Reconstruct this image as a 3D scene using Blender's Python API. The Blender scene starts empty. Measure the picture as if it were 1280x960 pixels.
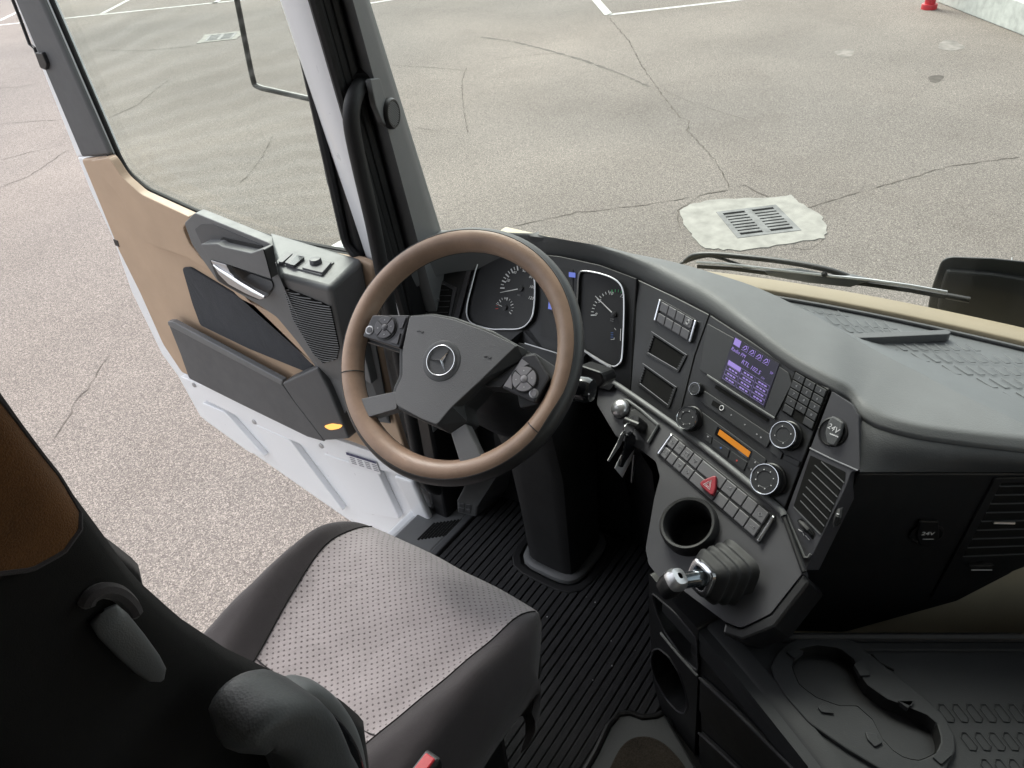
import bpy, bmesh, math, random
import numpy as np
from mathutils import Vector, Matrix

random.seed(7)
scene = bpy.context.scene
COL = scene.collection
rad = math.radians

# ------------------------------------------------------------------ camera
# frame of the place: X = truck forward, Y = towards the driver's door, Z up, ground z = 0
FOC, PITCH, ROLL, YAW = 960.0, 36.0, 5.5, 38.0
CAM = np.array([0.0, 0.0, 2.7])
def _basis():
    p, r, a = rad(PITCH), rad(ROLL), rad(YAW)
    hd = np.array([math.cos(a), math.sin(a), 0]); rt = np.array([math.sin(a), -math.cos(a), 0])
    up = np.array([0, 0, 1.0])
    fw = hd * math.cos(p) - up * math.sin(p); dn = np.cross(fw, rt)
    return np.array([rt * math.cos(r) + dn * math.sin(r), -rt * math.sin(r) + dn * math.cos(r), fw])
MB = _basis()
cam_d = bpy.data.cameras.new('camera'); cam = bpy.data.objects.new('camera', cam_d); COL.objects.link(cam)
cam_d.sensor_width = 36; cam_d.lens = FOC / 1280 * 36; cam_d.clip_start = 0.02; cam_d.clip_end = 2000
m4 = Matrix.Identity(4)
for i in range(3):
    m4[i][0] = MB[0][i]; m4[i][1] = -MB[1][i]; m4[i][2] = -MB[2][i]; m4[i][3] = CAM[i]
cam.matrix_world = m4
scene.camera = cam

# ------------------------------------------------------------------ daylight (bright overcast)
SUN_EL, SUN_AZ = 50.0, 58.0         # azimuth counted from truck forward towards the driver's door
w = bpy.data.worlds.new('World'); scene.world = w; w.use_nodes = True
nt = w.node_tree; nt.nodes.clear()
sky = nt.nodes.new('ShaderNodeTexSky'); sky.sky_type = 'NISHITA'; sky.sun_disc = False
sky.sun_elevation = rad(SUN_EL); sky.sun_rotation = rad(90 - SUN_AZ)
sky.air_density = 1.0; sky.dust_density = 3.0; sky.ozone_density = 1.0; sky.altitude = 200
hs = nt.nodes.new('ShaderNodeHueSaturation'); hs.inputs['Saturation'].default_value = 0.25
bg = nt.nodes.new('ShaderNodeBackground'); bg.inputs['Strength'].default_value = 0.15
wo = nt.nodes.new('ShaderNodeOutputWorld')
nt.links.new(sky.outputs[0], hs.inputs['Color']); nt.links.new(hs.outputs[0], bg.inputs[0]); nt.links.new(bg.outputs[0], wo.inputs[0])
sd = bpy.data.lights.new('sun', 'SUN'); sd.energy = 1.5; sd.angle = rad(25); sd.color = (1, 0.96, 0.9)
sun = bpy.data.objects.new('sun', sd); COL.objects.link(sun)
dv = Vector((math.cos(rad(SUN_EL)) * math.cos(rad(SUN_AZ)), math.cos(rad(SUN_EL)) * math.sin(rad(SUN_AZ)), math.sin(rad(SUN_EL))))
sun.rotation_euler = dv.to_track_quat('Z', 'Y').to_euler(); sun.location = (0, 0, 8)
scene.view_settings.view_transform = 'Standard'; scene.view_settings.look = 'None'
scene.view_settings.gamma = 1.0; scene.view_settings.use_curve_mapping = False
scene.view_settings.exposure = 1.68
scene.render.engine = 'CYCLES'
scene.cycles.max_bounces = 12; scene.cycles.transparent_max_bounces = 16
scene.cycles.sample_clamp_indirect = 4.0

# ------------------------------------------------------------------ point helpers
def ray(u, v): return np.array([(u - 640) / FOC, (v - 480) / FOC, 1.0]) @ MB
def at(u, v, X=None, Y=None, Z=None):
    """the point of the plane X=.., Y=.. or Z=.. that stands behind picture position u, v"""
    d = ray(u, v)
    i, val = (0, X) if X is not None else (1, Y) if Y is not None else (2, Z)
    return CAM + d * ((val - CAM[i]) / d[i])
class Plane:
    def __init__(s, p0, n, up=(0, 0, 1)):
        s.p = np.array(p0, float); s.n = np.array(n, float); s.n /= np.linalg.norm(s.n)
        up = np.array(up, float); s.e1 = np.cross(up, s.n); s.e1 /= np.linalg.norm(s.e1); s.e2 = np.cross(s.n, s.e1)
    def __call__(s, u, v, h=0.0):
        d = ray(u, v); q = s.p + s.n * h
        return CAM + d * (np.dot(q - CAM, s.n) / np.dot(d, s.n))
    def ab(s, a, b, h=0.0): return s.p + s.e1 * a + s.e2 * b + s.n * h
    def loc(s, q): q = np.asarray(q) - s.p; return np.dot(q, s.e1), np.dot(q, s.e2)
def unit(a): a = np.asarray(a, float); return a / np.linalg.norm(a)
def lerp(a, b, t): return np.asarray(a, float) * (1 - t) + np.asarray(b, float) * t

# ------------------------------------------------------------------ object helpers
def put(o, parent=None):
    COL.objects.link(o)
    if parent is not None:
        o.parent = parent
        m = Matrix.Identity(4); q = parent
        while q is not None: m = Matrix.Translation(q.location) @ m; q = q.parent
        o.matrix_parent_inverse = m.inverted() if parent.type == 'EMPTY' else Matrix.Identity(4)
    return o
def tag(o, label, cat, group=None, kind=None):
    if label: o['label'] = label
    if cat: o['category'] = cat
    if group: o['group'] = group
    if kind: o['kind'] = kind
    return o
def thing(name, loc, label, cat, group=None):
    o = bpy.data.objects.new(name, None); COL.objects.link(o); o.location = [float(c) for c in loc]
    o.empty_display_size = 0.05
    return tag(o, label, cat, group)
def mk(name, verts, faces, mat, parent=None, smooth=False, bev=0, seg=2, sub=0, angle=35, kind=None, solid=0):
    me = bpy.data.meshes.new(name)
    me.from_pydata([tuple(float(c) for c in v) for v in verts], [], faces)
    bm = bmesh.new(); bm.from_mesh(me); bmesh.ops.remove_doubles(bm, verts=bm.verts, dist=1e-5)
    bmesh.ops.recalc_face_normals(bm, faces=bm.faces); bm.to_mesh(me); bm.free()
    me.materials.append(mat)
    o = bpy.data.objects.new(name, me); put(o, parent)
    if solid:
        s = o.modifiers.new('s', 'SOLIDIFY'); s.thickness = solid; s.offset = -1
    if bev:
        b = o.modifiers.new('b', 'BEVEL'); b.width = bev; b.segments = seg; b.limit_method = 'ANGLE'; b.angle_limit = rad(angle)
    if sub:
        s = o.modifiers.new('u', 'SUBSURF'); s.levels = sub; s.render_levels = sub
    if smooth:
        me.polygons.foreach_set('use_smooth', [True] * len(me.polygons))
        try: me.set_sharp_from_angle(angle=rad(angle + 5))
        except Exception: pass
    if kind: o['kind'] = kind
    return o
def rounded(pts, r, n=4):
    """round the corners of a closed 3-D outline"""
    out = []; k = len(pts)
    for i in range(k):
        p, a, b = np.array(pts[i]), np.array(pts[i - 1]), np.array(pts[(i + 1) % k])
        ri = r[i] if isinstance(r, (list, tuple)) else r
        da, db = a - p, b - p; la, lb = np.linalg.norm(da), np.linalg.norm(db)
        t = min(ri, la * .48, lb * .48)
        if t < 1e-5: out.append(p); continue
        p1, p2 = p + da / la * t, p + db / lb * t
        for j in range(n + 1):
            s = j / n; out.append(p1 * (1 - s) ** 2 + p * 2 * s * (1 - s) + p2 * s * s)
    return out
def prism_pts(name, top, vec, mat, parent=None, bev=.001, smooth=False, **k):
    n = len(top); vec = np.array(vec, float)
    vs = [np.array(p) for p in top] + [np.array(p) + vec for p in top]
    fs = [list(range(n)), list(range(2 * n - 1, n - 1, -1))] + [[i, (i + 1) % n, n + (i + 1) % n, n + i] for i in range(n)]
    return mk(name, vs, fs, mat, parent, bev=bev, smooth=smooth, **k)
def prism(name, pix, pl, h, dep, mat, parent=None, r=0, bev=.001, n=4, **k):
    """outline on a plane: top face at height h over the plane, dep thick"""
    top = [pl(u, v, h) for u, v in pix]
    if r: top = rounded(top, r, n)
    return prism_pts(name, top, -pl.n * dep, mat, parent, bev=bev, **k)
def prism_holes(name, outer, holes, vec, mat, parent=None, **k):
    """plate with real openings: outline and hole outlines in one plane, vec = thickness"""
    from mathutils.geometry import tessellate_polygon
    loops = [list(outer)] + [list(h) for h in holes]
    tri = tessellate_polygon([[Vector([float(c) for c in p]) for p in l] for l in loops])
    flat = [np.array(p, float) for l in loops for p in l]; n = len(flat); vec = np.array(vec, float)
    vs = flat + [p + vec for p in flat]; fs = [list(t) for t in tri] + [[c + n for c in t[::-1]] for t in tri]; o = 0
    for l in loops:
        m = len(l)
        for i in range(m): a, b = o + i, o + (i + 1) % m; fs.append([a, b, n + b, n + a])
        o += m
    return mk(name, vs, fs, mat, parent, **k)
def ring_pts(name, outer, inner, vec, mat, parent=None, bev=.001, **k):
    n = len(outer); vec = np.array(vec, float)
    o = [np.array(p) for p in outer]; i_ = [np.array(p) for p in inner]
    vs = o + i_ + [p + vec for p in o] + [p + vec for p in i_]; fs = []
    for a in range(n):
        b = (a + 1) % n
        fs += [[a, b, n + b, n + a], [2 * n + b, 2 * n + a, 3 * n + a, 3 * n + b], [a, 2 * n + a, 2 * n + b, b], [n + b, 3 * n + b, 3 * n + a, n + a]]
    return mk(name, vs, fs, mat, parent, bev=bev, **k)
def inset(pts, d, nrm):
    """shift a closed outline inwards by d (d<0: outwards)"""
    k = len(pts); out = []; nrm = unit(nrm); pts = [np.array(p) for p in pts]
    area = sum((np.dot(np.cross(pts[i] - pts[0], pts[(i + 1) % k] - pts[0]), nrm) for i in range(k)))
    sg = 1 if area > 0 else -1
    for i in range(k):
        a, p, b = pts[i - 1], pts[i], pts[(i + 1) % k]
        n1 = np.cross(nrm, unit(p - a)) * sg; n2 = np.cross(nrm, unit(b - p)) * sg
        m = unit(n1 + n2); out.append(p + m * d / max(.35, np.dot(m, n1)))
    return out
def box(name, lo, hi, mat, parent=None, bev=.002, **k):
    x0, y0, z0 = lo; x1, y1, z1 = hi
    return prism_pts(name, [(x0, y0, z1), (x1, y0, z1), (x1, y1, z1), (x0, y1, z1)], (0, 0, z0 - z1), mat, parent, bev=bev, **k)
def spline(pts, n=8, closed=False):
    pts = [np.array(p, float) for p in pts]; k = len(pts); out = []
    for i in range(k if closed else k - 1):
        p1, p2 = pts[i], pts[(i + 1) % k]
        p0 = pts[i - 1] if (i > 0 or closed) else p1 * 2 - p2
        p3 = pts[(i + 2) % k] if (i + 2 < k or closed) else p2 * 2 - p1
        for j in range(n):
            t = j / n
            out.append(.5 * ((2 * p1) + (p2 - p0) * t + (2 * p0 - 5 * p1 + 4 * p2 - p3) * t * t + (3 * p1 - p0 - 3 * p2 + p3) * t ** 3))
    if not closed: out.append(pts[-1])
    return out
def tube_geo(path, r, n=8, closed=False, flat=None):
    path = [np.array(p, float) for p in path]; k = len(path)
    tans = []
    for i in range(k):
        a = path[i - 1] if (i > 0 or closed) else path[i]; b = path[(i + 1) % k] if (i + 1 < k or closed) else path[i]
        tans.append(unit(b - a))
    ref = np.array([0, 0, 1.0]) if abs(tans[0][2]) < .9 else np.array([1.0, 0, 0])
    nv = unit(np.cross(tans[0], ref)); vs, fs = [], []
    for i in range(k):
        nv = unit(nv - tans[i] * np.dot(nv, tans[i])); bv = np.cross(tans[i], nv)
        ri = r[i] if hasattr(r, '__len__') else r
        for j in range(n):
            a = 2 * math.pi * j / n
            vs.append(path[i] + (nv * math.cos(a) + bv * math.sin(a)) * ri)
    for i in range(k if closed else k - 1):
        for j in range(n):
            a, b = i * n + j, i * n + (j + 1) % n; c = ((i + 1) % k) * n
            fs.append([a, b, c + (j + 1) % n, c + j])
    if not closed: fs += [list(range(n - 1, -1, -1)), list(range((k - 1) * n, k * n))]
    return vs, fs
def tube(name, path, r, mat, parent=None, n=10, closed=False, **k):
    vs, fs = tube_geo(path, r, n, closed); return mk(name, vs, fs, mat, parent, smooth=True, **k)
def joined(name, geos, mat, parent=None, **k):
    vs, fs = [], []
    for v, f in geos:
        o = len(vs); vs += list(v); fs += [[i + o for i in q] for q in f]
    me = bpy.data.meshes.new(name); me.from_pydata([tuple(float(c) for c in v) for v in vs], [], fs); me.materials.append(mat)
    ob = bpy.data.objects.new(name, me); put(ob, parent)
    for a, b in k.items(): ob[a] = b
    return ob
def prism_geo(top, vec):
    n = len(top); vec = np.array(vec, float)
    vs = [np.array(p) for p in top] + [np.array(p) + vec for p in top]
    return vs, [list(range(n)), list(range(2 * n - 1, n - 1, -1))] + [[i, (i + 1) % n, n + (i + 1) % n, n + i] for i in range(n)]
def lathe(name, c, axis, prof, mat, parent=None, n=32, smooth=True, **k):
    ax = unit(axis); ref = np.array([0, 0, 1.0]) if abs(ax[2]) < .9 else np.array([1.0, 0, 0])
    e1 = unit(np.cross(ref, ax)); e2 = np.cross(ax, e1); vs, fs = [], []
    for r, h in prof:
        for j in range(n):
            a = 2 * math.pi * j / n; vs.append(np.array(c) + ax * h + (e1 * math.cos(a) + e2 * math.sin(a)) * max(r, 1e-5))
    m = len(prof)
    for i in range(m - 1):
        for j in range(n): fs.append([i * n + j, i * n + (j + 1) % n, (i + 1) * n + (j + 1) % n, (i + 1) * n + j])
    return mk(name, vs, fs, mat, parent, smooth=smooth, **k)
def grid(name, rows, mat, parent=None, smooth=True, closed=False, **k):
    m, n = len(rows), len(rows[0]); vs = [p for r in rows for p in r]; fs = []
    for i in range(m - 1):
        for j in range(n if closed else n - 1):
            fs.append([i * n + j, i * n + (j + 1) % n, (i + 1) * n + (j + 1) % n, (i + 1) * n + j])
    return mk(name, vs, fs, mat, parent, smooth=smooth, **k)
def lettering(s, pos, right, up, size, mat, parent, name='lettering', lift=.0004, shear=0):
    cu = bpy.data.curves.new('t', 'FONT'); cu.body = s; cu.size = size; cu.align_x = 'CENTER'; cu.align_y = 'CENTER'; cu.shear = shear
    cu.extrude = lift * .4; cu.resolution_u = 2
    to = bpy.data.objects.new('t', cu); COL.objects.link(to)
    dg = bpy.context.evaluated_depsgraph_get(); dg.update()
    me = bpy.data.meshes.new_from_object(to.evaluated_get(dg)); bpy.data.objects.remove(to); bpy.data.curves.remove(cu)
    right, up = unit(right), unit(up); nn = np.cross(right, up)
    me.name = name
    for v in me.vertices:
        q = np.array(pos) + right * v.co.x + up * v.co.y + nn * (v.co.z + lift)
        v.co = Vector([float(c) for c in q])
    me.materials.clear(); me.materials.append(mat)
    o = bpy.data.objects.new(name, me); return put(o, parent)

# ------------------------------------------------------------------ materials
def new_mat(name):
    m = bpy.data.materials.new(name); m.use_nodes = True
    return m, m.node_tree, m.node_tree.nodes['Principled BSDF']
def N(t, kind, **k):
    n = t.nodes.new(kind)
    for a, b in k.items():
        if a in n.inputs.keys(): n.inputs[a].default_value = b
        else: setattr(n, a, b)
    return n
def ramp(t, stops):
    r = t.nodes.new('ShaderNodeValToRGB'); e = r.color_ramp.elements
    e[0].position, e[0].color = stops[0][0], (*stops[0][1], 1)
    e[1].position, e[1].color = stops[-1][0], (*stops[-1][1], 1)
    for p, c in stops[1:-1]:
        x = e.new(p); x.color = (*c, 1)
    return r
def plastic(name, col, rough=.5, grain=900, bump=.08, vary=.12, metal=0, spec=.5, coat=0, dust=.03):
    m, t, b = new_mat(name)
    b.inputs['Roughness'].default_value = rough; b.inputs['Metallic'].default_value = metal
    b.inputs['Specular IOR Level'].default_value = spec; b.inputs['Coat Weight'].default_value = coat
    tc = N(t, 'ShaderNodeTexCoord'); n1 = N(t, 'ShaderNodeTexNoise', Scale=9.0, Detail=5.0)
    t.links.new(tc.outputs['Object'], n1.inputs['Vector'])
    r = ramp(t, [(.3, tuple(c * (1 - vary) for c in col)), (.7, tuple(min(1, c * (1 + vary)) for c in col))])
    t.links.new(n1.outputs['Fac'], r.inputs[0])
    nd = N(t, 'ShaderNodeTexNoise', Scale=160.0, Detail=8.0, Roughness=.75); t.links.new(tc.outputs['Object'], nd.inputs['Vector'])
    md = N(t, 'ShaderNodeMapRange'); md.inputs['From Min'].default_value = .54; md.inputs['From Max'].default_value = .8; md.inputs['To Max'].default_value = dust; t.links.new(nd.outputs['Fac'], md.inputs['Value'])
    xd = N(t, 'ShaderNodeMix', data_type='RGBA'); xd.inputs['B'].default_value = (.26, .24, .21, 1); t.links.new(md.outputs[0], xd.inputs['Factor']); t.links.new(r.outputs[0], xd.inputs['A'])
    t.links.new(xd.outputs['Result'], b.inputs['Base Color'])
    r2 = N(t, 'ShaderNodeMapRange'); r2.inputs['To Min'].default_value = max(.02, rough - .08); r2.inputs['To Max'].default_value = min(1, rough + .1)
    n3 = N(t, 'ShaderNodeTexNoise', Scale=30.0, Detail=6.0); t.links.new(tc.outputs['Object'], n3.inputs['Vector'])
    t.links.new(n3.outputs['Fac'], r2.inputs['Value']); t.links.new(r2.outputs[0], b.inputs['Roughness'])
    if bump:
        n2 = N(t, 'ShaderNodeTexVoronoi', Scale=float(grain)); t.links.new(tc.outputs['Object'], n2.inputs['Vector'])
        bp = N(t, 'ShaderNodeBump', Strength=bump, Distance=.001); t.links.new(n2.outputs['Distance'], bp.inputs['Height']); t.links.new(bp.outputs[0], b.inputs['Normal'])
    return m
def emit(name, col, s):
    m, t, b = new_mat(name); b.inputs['Base Color'].default_value = (0, 0, 0, 1)
    b.inputs['Emission Color'].default_value = (*col, 1); b.inputs['Emission Strength'].default_value = s; b.inputs['Roughness'].default_value = .3
    return m
def fabric(name, col, scale=1400, bump=.25, vary=.25, sheen=.3, dots=None, crease=.14):
    m, t, b = new_mat(name); b.inputs['Roughness'].default_value = .95; b.inputs['Sheen Weight'].default_value = sheen
    b.inputs['Sheen Roughness'].default_value = .5; b.inputs['Specular IOR Level'].default_value = .15
    tc = N(t, 'ShaderNodeTexCoord'); n1 = N(t, 'ShaderNodeTexNoise', Scale=14.0, Detail=8.0, Roughness=.7); t.links.new(tc.outputs['Object'], n1.inputs['Vector'])
    n2 = N(t, 'ShaderNodeTexNoise', Scale=float(scale), Detail=2.0); t.links.new(tc.outputs['Object'], n2.inputs['Vector'])
    mx = N(t, 'ShaderNodeMath', operation='ADD'); mx.inputs[1].default_value = 0
    ml = N(t, 'ShaderNodeMath', operation='MULTIPLY'); ml.inputs[1].default_value = .5
    t.links.new(n1.outputs['Fac'], mx.inputs[0]); t.links.new(n2.outputs['Fac'], mx.inputs[1]); t.links.new(mx.outputs[0], ml.inputs[0])
    r = ramp(t, [(.3, tuple(c * (1 - vary) for c in col)), (.7, tuple(min(1, c * (1 + vary)) for c in col))])
    t.links.new(ml.outputs[0], r.inputs[0]); out = r.outputs[0]; hgt = n2.outputs['Fac']
    if dots:      # staggered woven pits
        s, ax = dots
        mp = N(t, 'ShaderNodeMapping'); mp.inputs['Rotation'].default_value = (0, 0, rad(45)); mp.inputs['Scale'].default_value = (s, s, 0)
        nw = N(t, 'ShaderNodeTexNoise', Scale=22.0, Detail=2.0); t.links.new(tc.outputs['Object'], nw.inputs['Vector'])
        sc_ = N(t, 'ShaderNodeVectorMath', operation='SCALE'); sc_.inputs['Scale'].default_value = .006; t.links.new(nw.outputs['Color'], sc_.inputs[0])
        av = N(t, 'ShaderNodeVectorMath', operation='ADD'); t.links.new(tc.outputs['Object'], av.inputs[0]); t.links.new(sc_.outputs[0], av.inputs[1])
        t.links.new(av.outputs[0], mp.inputs['Vector'])
        fr = N(t, 'ShaderNodeVectorMath', operation='FRACTION'); t.links.new(mp.outputs[0], fr.inputs[0])
        sb = N(t, 'ShaderNodeVectorMath', operation='SUBTRACT'); sb.inputs[1].default_value = (.5, .5, 0); t.links.new(fr.outputs[0], sb.inputs[0])
        ln = N(t, 'ShaderNodeVectorMath', operation='LENGTH'); t.links.new(sb.outputs[0], ln.inputs[0])
        st = N(t, 'ShaderNodeMapRange'); st.inputs['From Min'].default_value = .12; st.inputs['From Max'].default_value = .24
        t.links.new(ln.outputs['Value'], st.inputs['Value'])
        mc = N(t, 'ShaderNodeMix', data_type='RGBA', blend_type='MULTIPLY'); mc.inputs['Factor'].default_value = 1
        cr = ramp(t, [(0, (.35, .33, .33)), (1, (1, 1, 1))]); t.links.new(st.outputs[0], cr.inputs[0])
        t.links.new(out, mc.inputs['A']); t.links.new(cr.outputs[0], mc.inputs['B']); out = mc.outputs['Result']
        ad = N(t, 'ShaderNodeMath', operation='ADD'); t.links.new(st.outputs[0], ad.inputs[0]); t.links.new(n2.outputs['Fac'], ad.inputs[1]); hgt = ad.outputs[0]
    t.links.new(out, b.inputs['Base Color'])
    n6 = N(t, 'ShaderNodeTexNoise', Scale=13.0, Detail=4.0, Distortion=1.2); t.links.new(tc.outputs['Object'], n6.inputs['Vector'])
    bp0 = N(t, 'ShaderNodeBump', Strength=crease, Distance=.012); t.links.new(n6.outputs['Fac'], bp0.inputs['Height'])
    bp = N(t, 'ShaderNodeBump', Strength=bump, Distance=.0015); t.links.new(hgt, bp.inputs['Height']); t.links.new(bp0.outputs[0], bp.inputs['Normal']); t.links.new(bp.outputs[0], b.inputs['Normal'])
    return m
def leather(name, col, rough=.42):
    m, t, b = new_mat(name); b.inputs['Roughness'].default_value = rough
    tc = N(t, 'ShaderNodeTexCoord'); n1 = N(t, 'ShaderNodeTexNoise', Scale=16.0, Detail=8.0, Roughness=.65); t.links.new(tc.outputs['Object'], n1.inputs['Vector'])
    r = ramp(t, [(.25, tuple(c * .72 for c in col)), (.55, col), (.8, tuple(min(1, c * 1.25) for c in col))])
    t.links.new(n1.outputs['Fac'], r.inputs[0]); t.links.new(r.outputs[0], b.inputs['Base Color'])
    v = N(t, 'ShaderNodeTexVoronoi', Scale=700.0); t.links.new(tc.outputs['Object'], v.inputs['Vector'])
    bp = N(t, 'ShaderNodeBump', Strength=.15, Distance=.001); t.links.new(v.outputs['Distance'], bp.inputs['Height']); t.links.new(bp.outputs[0], b.inputs['Normal'])
    return m
def glass_mat(name, tint, haze=0.0, streak=False, refl=.55):
    m, t, b = new_mat(name); t.nodes.remove(b)
    out = [n for n in t.nodes if n.type == 'OUTPUT_MATERIAL'][0]
    tr = N(t, 'ShaderNodeBsdfTransparent'); tr.inputs[0].default_value = (*tint, 1)
    gl = N(t, 'ShaderNodeBsdfGlossy', Roughness=.02); gl.inputs[0].default_value = (refl, refl * 1.04, refl * 1.02, 1)
    fr = N(t, 'ShaderNodeFresnel', IOR=1.5); mx = N(t, 'ShaderNodeMixShader')
    ge = N(t, 'ShaderNodeNewGeometry'); io = N(t, 'ShaderNodeMath', operation='MULTIPLY_ADD'); io.inputs[1].default_value = 1 / 1.5 - 1.5; io.inputs[2].default_value = 1.5
    t.links.new(ge.outputs['Backfacing'], io.inputs[0]); t.links.new(io.outputs[0], fr.inputs['IOR'])      # same reflection from both sides of the thin pane
    t.links.new(fr.outputs[0], mx.inputs[0]); t.links.new(tr.outputs[0], mx.inputs[1]); t.links.new(gl.outputs[0], mx.inputs[2])
    res = mx.outputs[0]
    if haze:      # pale film painted over the pane for its reflections
        df = N(t, 'ShaderNodeBsdfTranslucent'); df.inputs[0].default_value = (.8, .82, .78, 1)
        d2 = N(t, 'ShaderNodeBsdfDiffuse'); d2.inputs[0].default_value = (.8, .82, .78, 1)
        ad = N(t, 'ShaderNodeMixShader', Fac=.5); t.links.new(df.outputs[0], ad.inputs[1]); t.links.new(d2.outputs[0], ad.inputs[2])
        tc = N(t, 'ShaderNodeTexCoord'); mp = N(t, 'ShaderNodeMapping')
        mr = N(t, 'ShaderNodeMapRange'); mr.inputs['To Min'].default_value = 0; mr.inputs['To Max'].default_value = haze
        nz = N(t, 'ShaderNodeTexNoise', Scale=1.5, Detail=4.0); t.links.new(tc.outputs['Object'], mp.inputs[0])
        if streak:      # reflected stripes painted into the glass: thin wavy pale bands
            mp.inputs['Rotation'].default_value = (rad(14), 0, 0)
            wv = N(t, 'ShaderNodeTexWave', Scale=9.5, Distortion=3.0, Detail=2.0); wv.bands_direction = 'Z'; wv.inputs['Detail Scale'].default_value = .6
            t.links.new(mp.outputs[0], wv.inputs['Vector']); t.links.new(tc.outputs['Object'], nz.inputs['Vector']); nz.inputs['Scale'].default_value = 2.2
            mu = N(t, 'ShaderNodeMath', operation='MULTIPLY'); t.links.new(wv.outputs['Fac'], mu.inputs[0]); t.links.new(nz.outputs['Fac'], mu.inputs[1])
            mr.inputs['From Min'].default_value = .18; mr.inputs['From Max'].default_value = .75; t.links.new(mu.outputs[0], mr.inputs['Value'])
        else:           # upright pale smears painted into the pane in place of its reflections
            mp.inputs['Scale'].default_value = (1, 4.5, 1.3); t.links.new(mp.outputs[0], nz.inputs['Vector'])
            mr.inputs['From Min'].default_value = .50; mr.inputs['From Max'].default_value = .78; t.links.new(nz.outputs['Fac'], mr.inputs['Value'])
        m2 = N(t, 'ShaderNodeMixShader'); t.links.new(mr.outputs[0], m2.inputs[0]); t.links.new(res, m2.inputs[1]); t.links.new(ad.outputs[0], m2.inputs[2]); res = m2.outputs[0]
    t.links.new(res, out.inputs[0]); return m
def asphalt_mat():
    m, t, b = new_mat('asphalt'); b.inputs['Roughness'].default_value = .9; b.inputs['Specular IOR Level'].default_value = .25
    tc = N(t, 'ShaderNodeTexCoord'); L = t.links.new
    n1 = N(t, 'ShaderNodeTexNoise', Scale=.35, Detail=7.0, Roughness=.6); L(tc.outputs['Object'], n1.inputs['Vector'])
    r1 = ramp(t, [(.3, (.136, .122, .112)), (.5, (.163, .148, .137)), (.72, (.190, .173, .160))]); L(n1.outputs['Fac'], r1.inputs[0])
    v = N(t, 'ShaderNodeTexVoronoi', Scale=185.0); L(tc.outputs['Object'], v.inputs['Vector'])
    r2 = ramp(t, [(0, (.40, .39, .385)), (.3, (.80, .79, .785)), (.65, (1.04, 1.03, 1.02)), (1, (2.0, 1.97, 1.93))])
    sp = N(t, 'ShaderNodeSeparateColor'); L(v.outputs['Color'], sp.inputs[0]); L(sp.outputs[0], r2.inputs[0])
    mx = N(t, 'ShaderNodeMix', data_type='RGBA', blend_type='MULTIPLY'); mx.inputs['Factor'].default_value = .8; L(r1.outputs[0], mx.inputs['A']); L(r2.outputs[0], mx.inputs['B'])
    n3 = N(t, 'ShaderNodeTexNoise', Scale=45.0, Detail=5.0, Roughness=.8); L(tc.outputs['Object'], n3.inputs['Vector'])
    r3 = ramp(t, [(.3, (.72, .70, .70)), (.7, (1.25, 1.22, 1.2))]); L(n3.outputs['Fac'], r3.inputs[0])
    m2 = N(t, 'ShaderNodeMix', data_type='RGBA', blend_type='MULTIPLY'); m2.inputs['Factor'].default_value = .85; L(mx.outputs['Result'], m2.inputs['A']); L(r3.outputs[0], m2.inputs['B'])
    # old stains
    n4 = N(t, 'ShaderNodeTexNoise', Scale=.9, Detail=4.0, Distortion=.8); L(tc.outputs['Object'], n4.inputs['Vector'])
    r4 = ramp(t, [(.58, (1, 1, 1)), (.74, (.82, .8, .79))]); L(n4.outputs['Fac'], r4.inputs[0])
    m3 = N(t, 'ShaderNodeMix', data_type='RGBA', blend_type='MULTIPLY'); m3.inputs['Factor'].default_value = .4; L(m2.outputs['Result'], m3.inputs['A']); L(r4.outputs[0], m3.inputs['B'])
    n5 = N(t, 'ShaderNodeTexNoise', Scale=.11, Detail=3.0, Distortion=.5); L(tc.outputs['Object'], n5.inputs['Vector'])
    r5 = ramp(t, [(.35, (.80, .81, .82)), (.65, (1.12, 1.10, 1.08))]); L(n5.outputs['Fac'], r5.inputs[0])
    m4_ = N(t, 'ShaderNodeMix', data_type='RGBA', blend_type='MULTIPLY'); m4_.inputs['Factor'].default_value = 1; L(m3.outputs['Result'], m4_.inputs['A']); L(r5.outputs[0], m4_.inputs['B'])
    L(m4_.outputs['Result'], b.inputs['Base Color'])
    bp = N(t, 'ShaderNodeBump', Strength=.5, Distance=.006); L(v.outputs['Distance'], bp.inputs['Height']); L(bp.outputs[0], b.inputs['Normal'])
    return m
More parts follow.
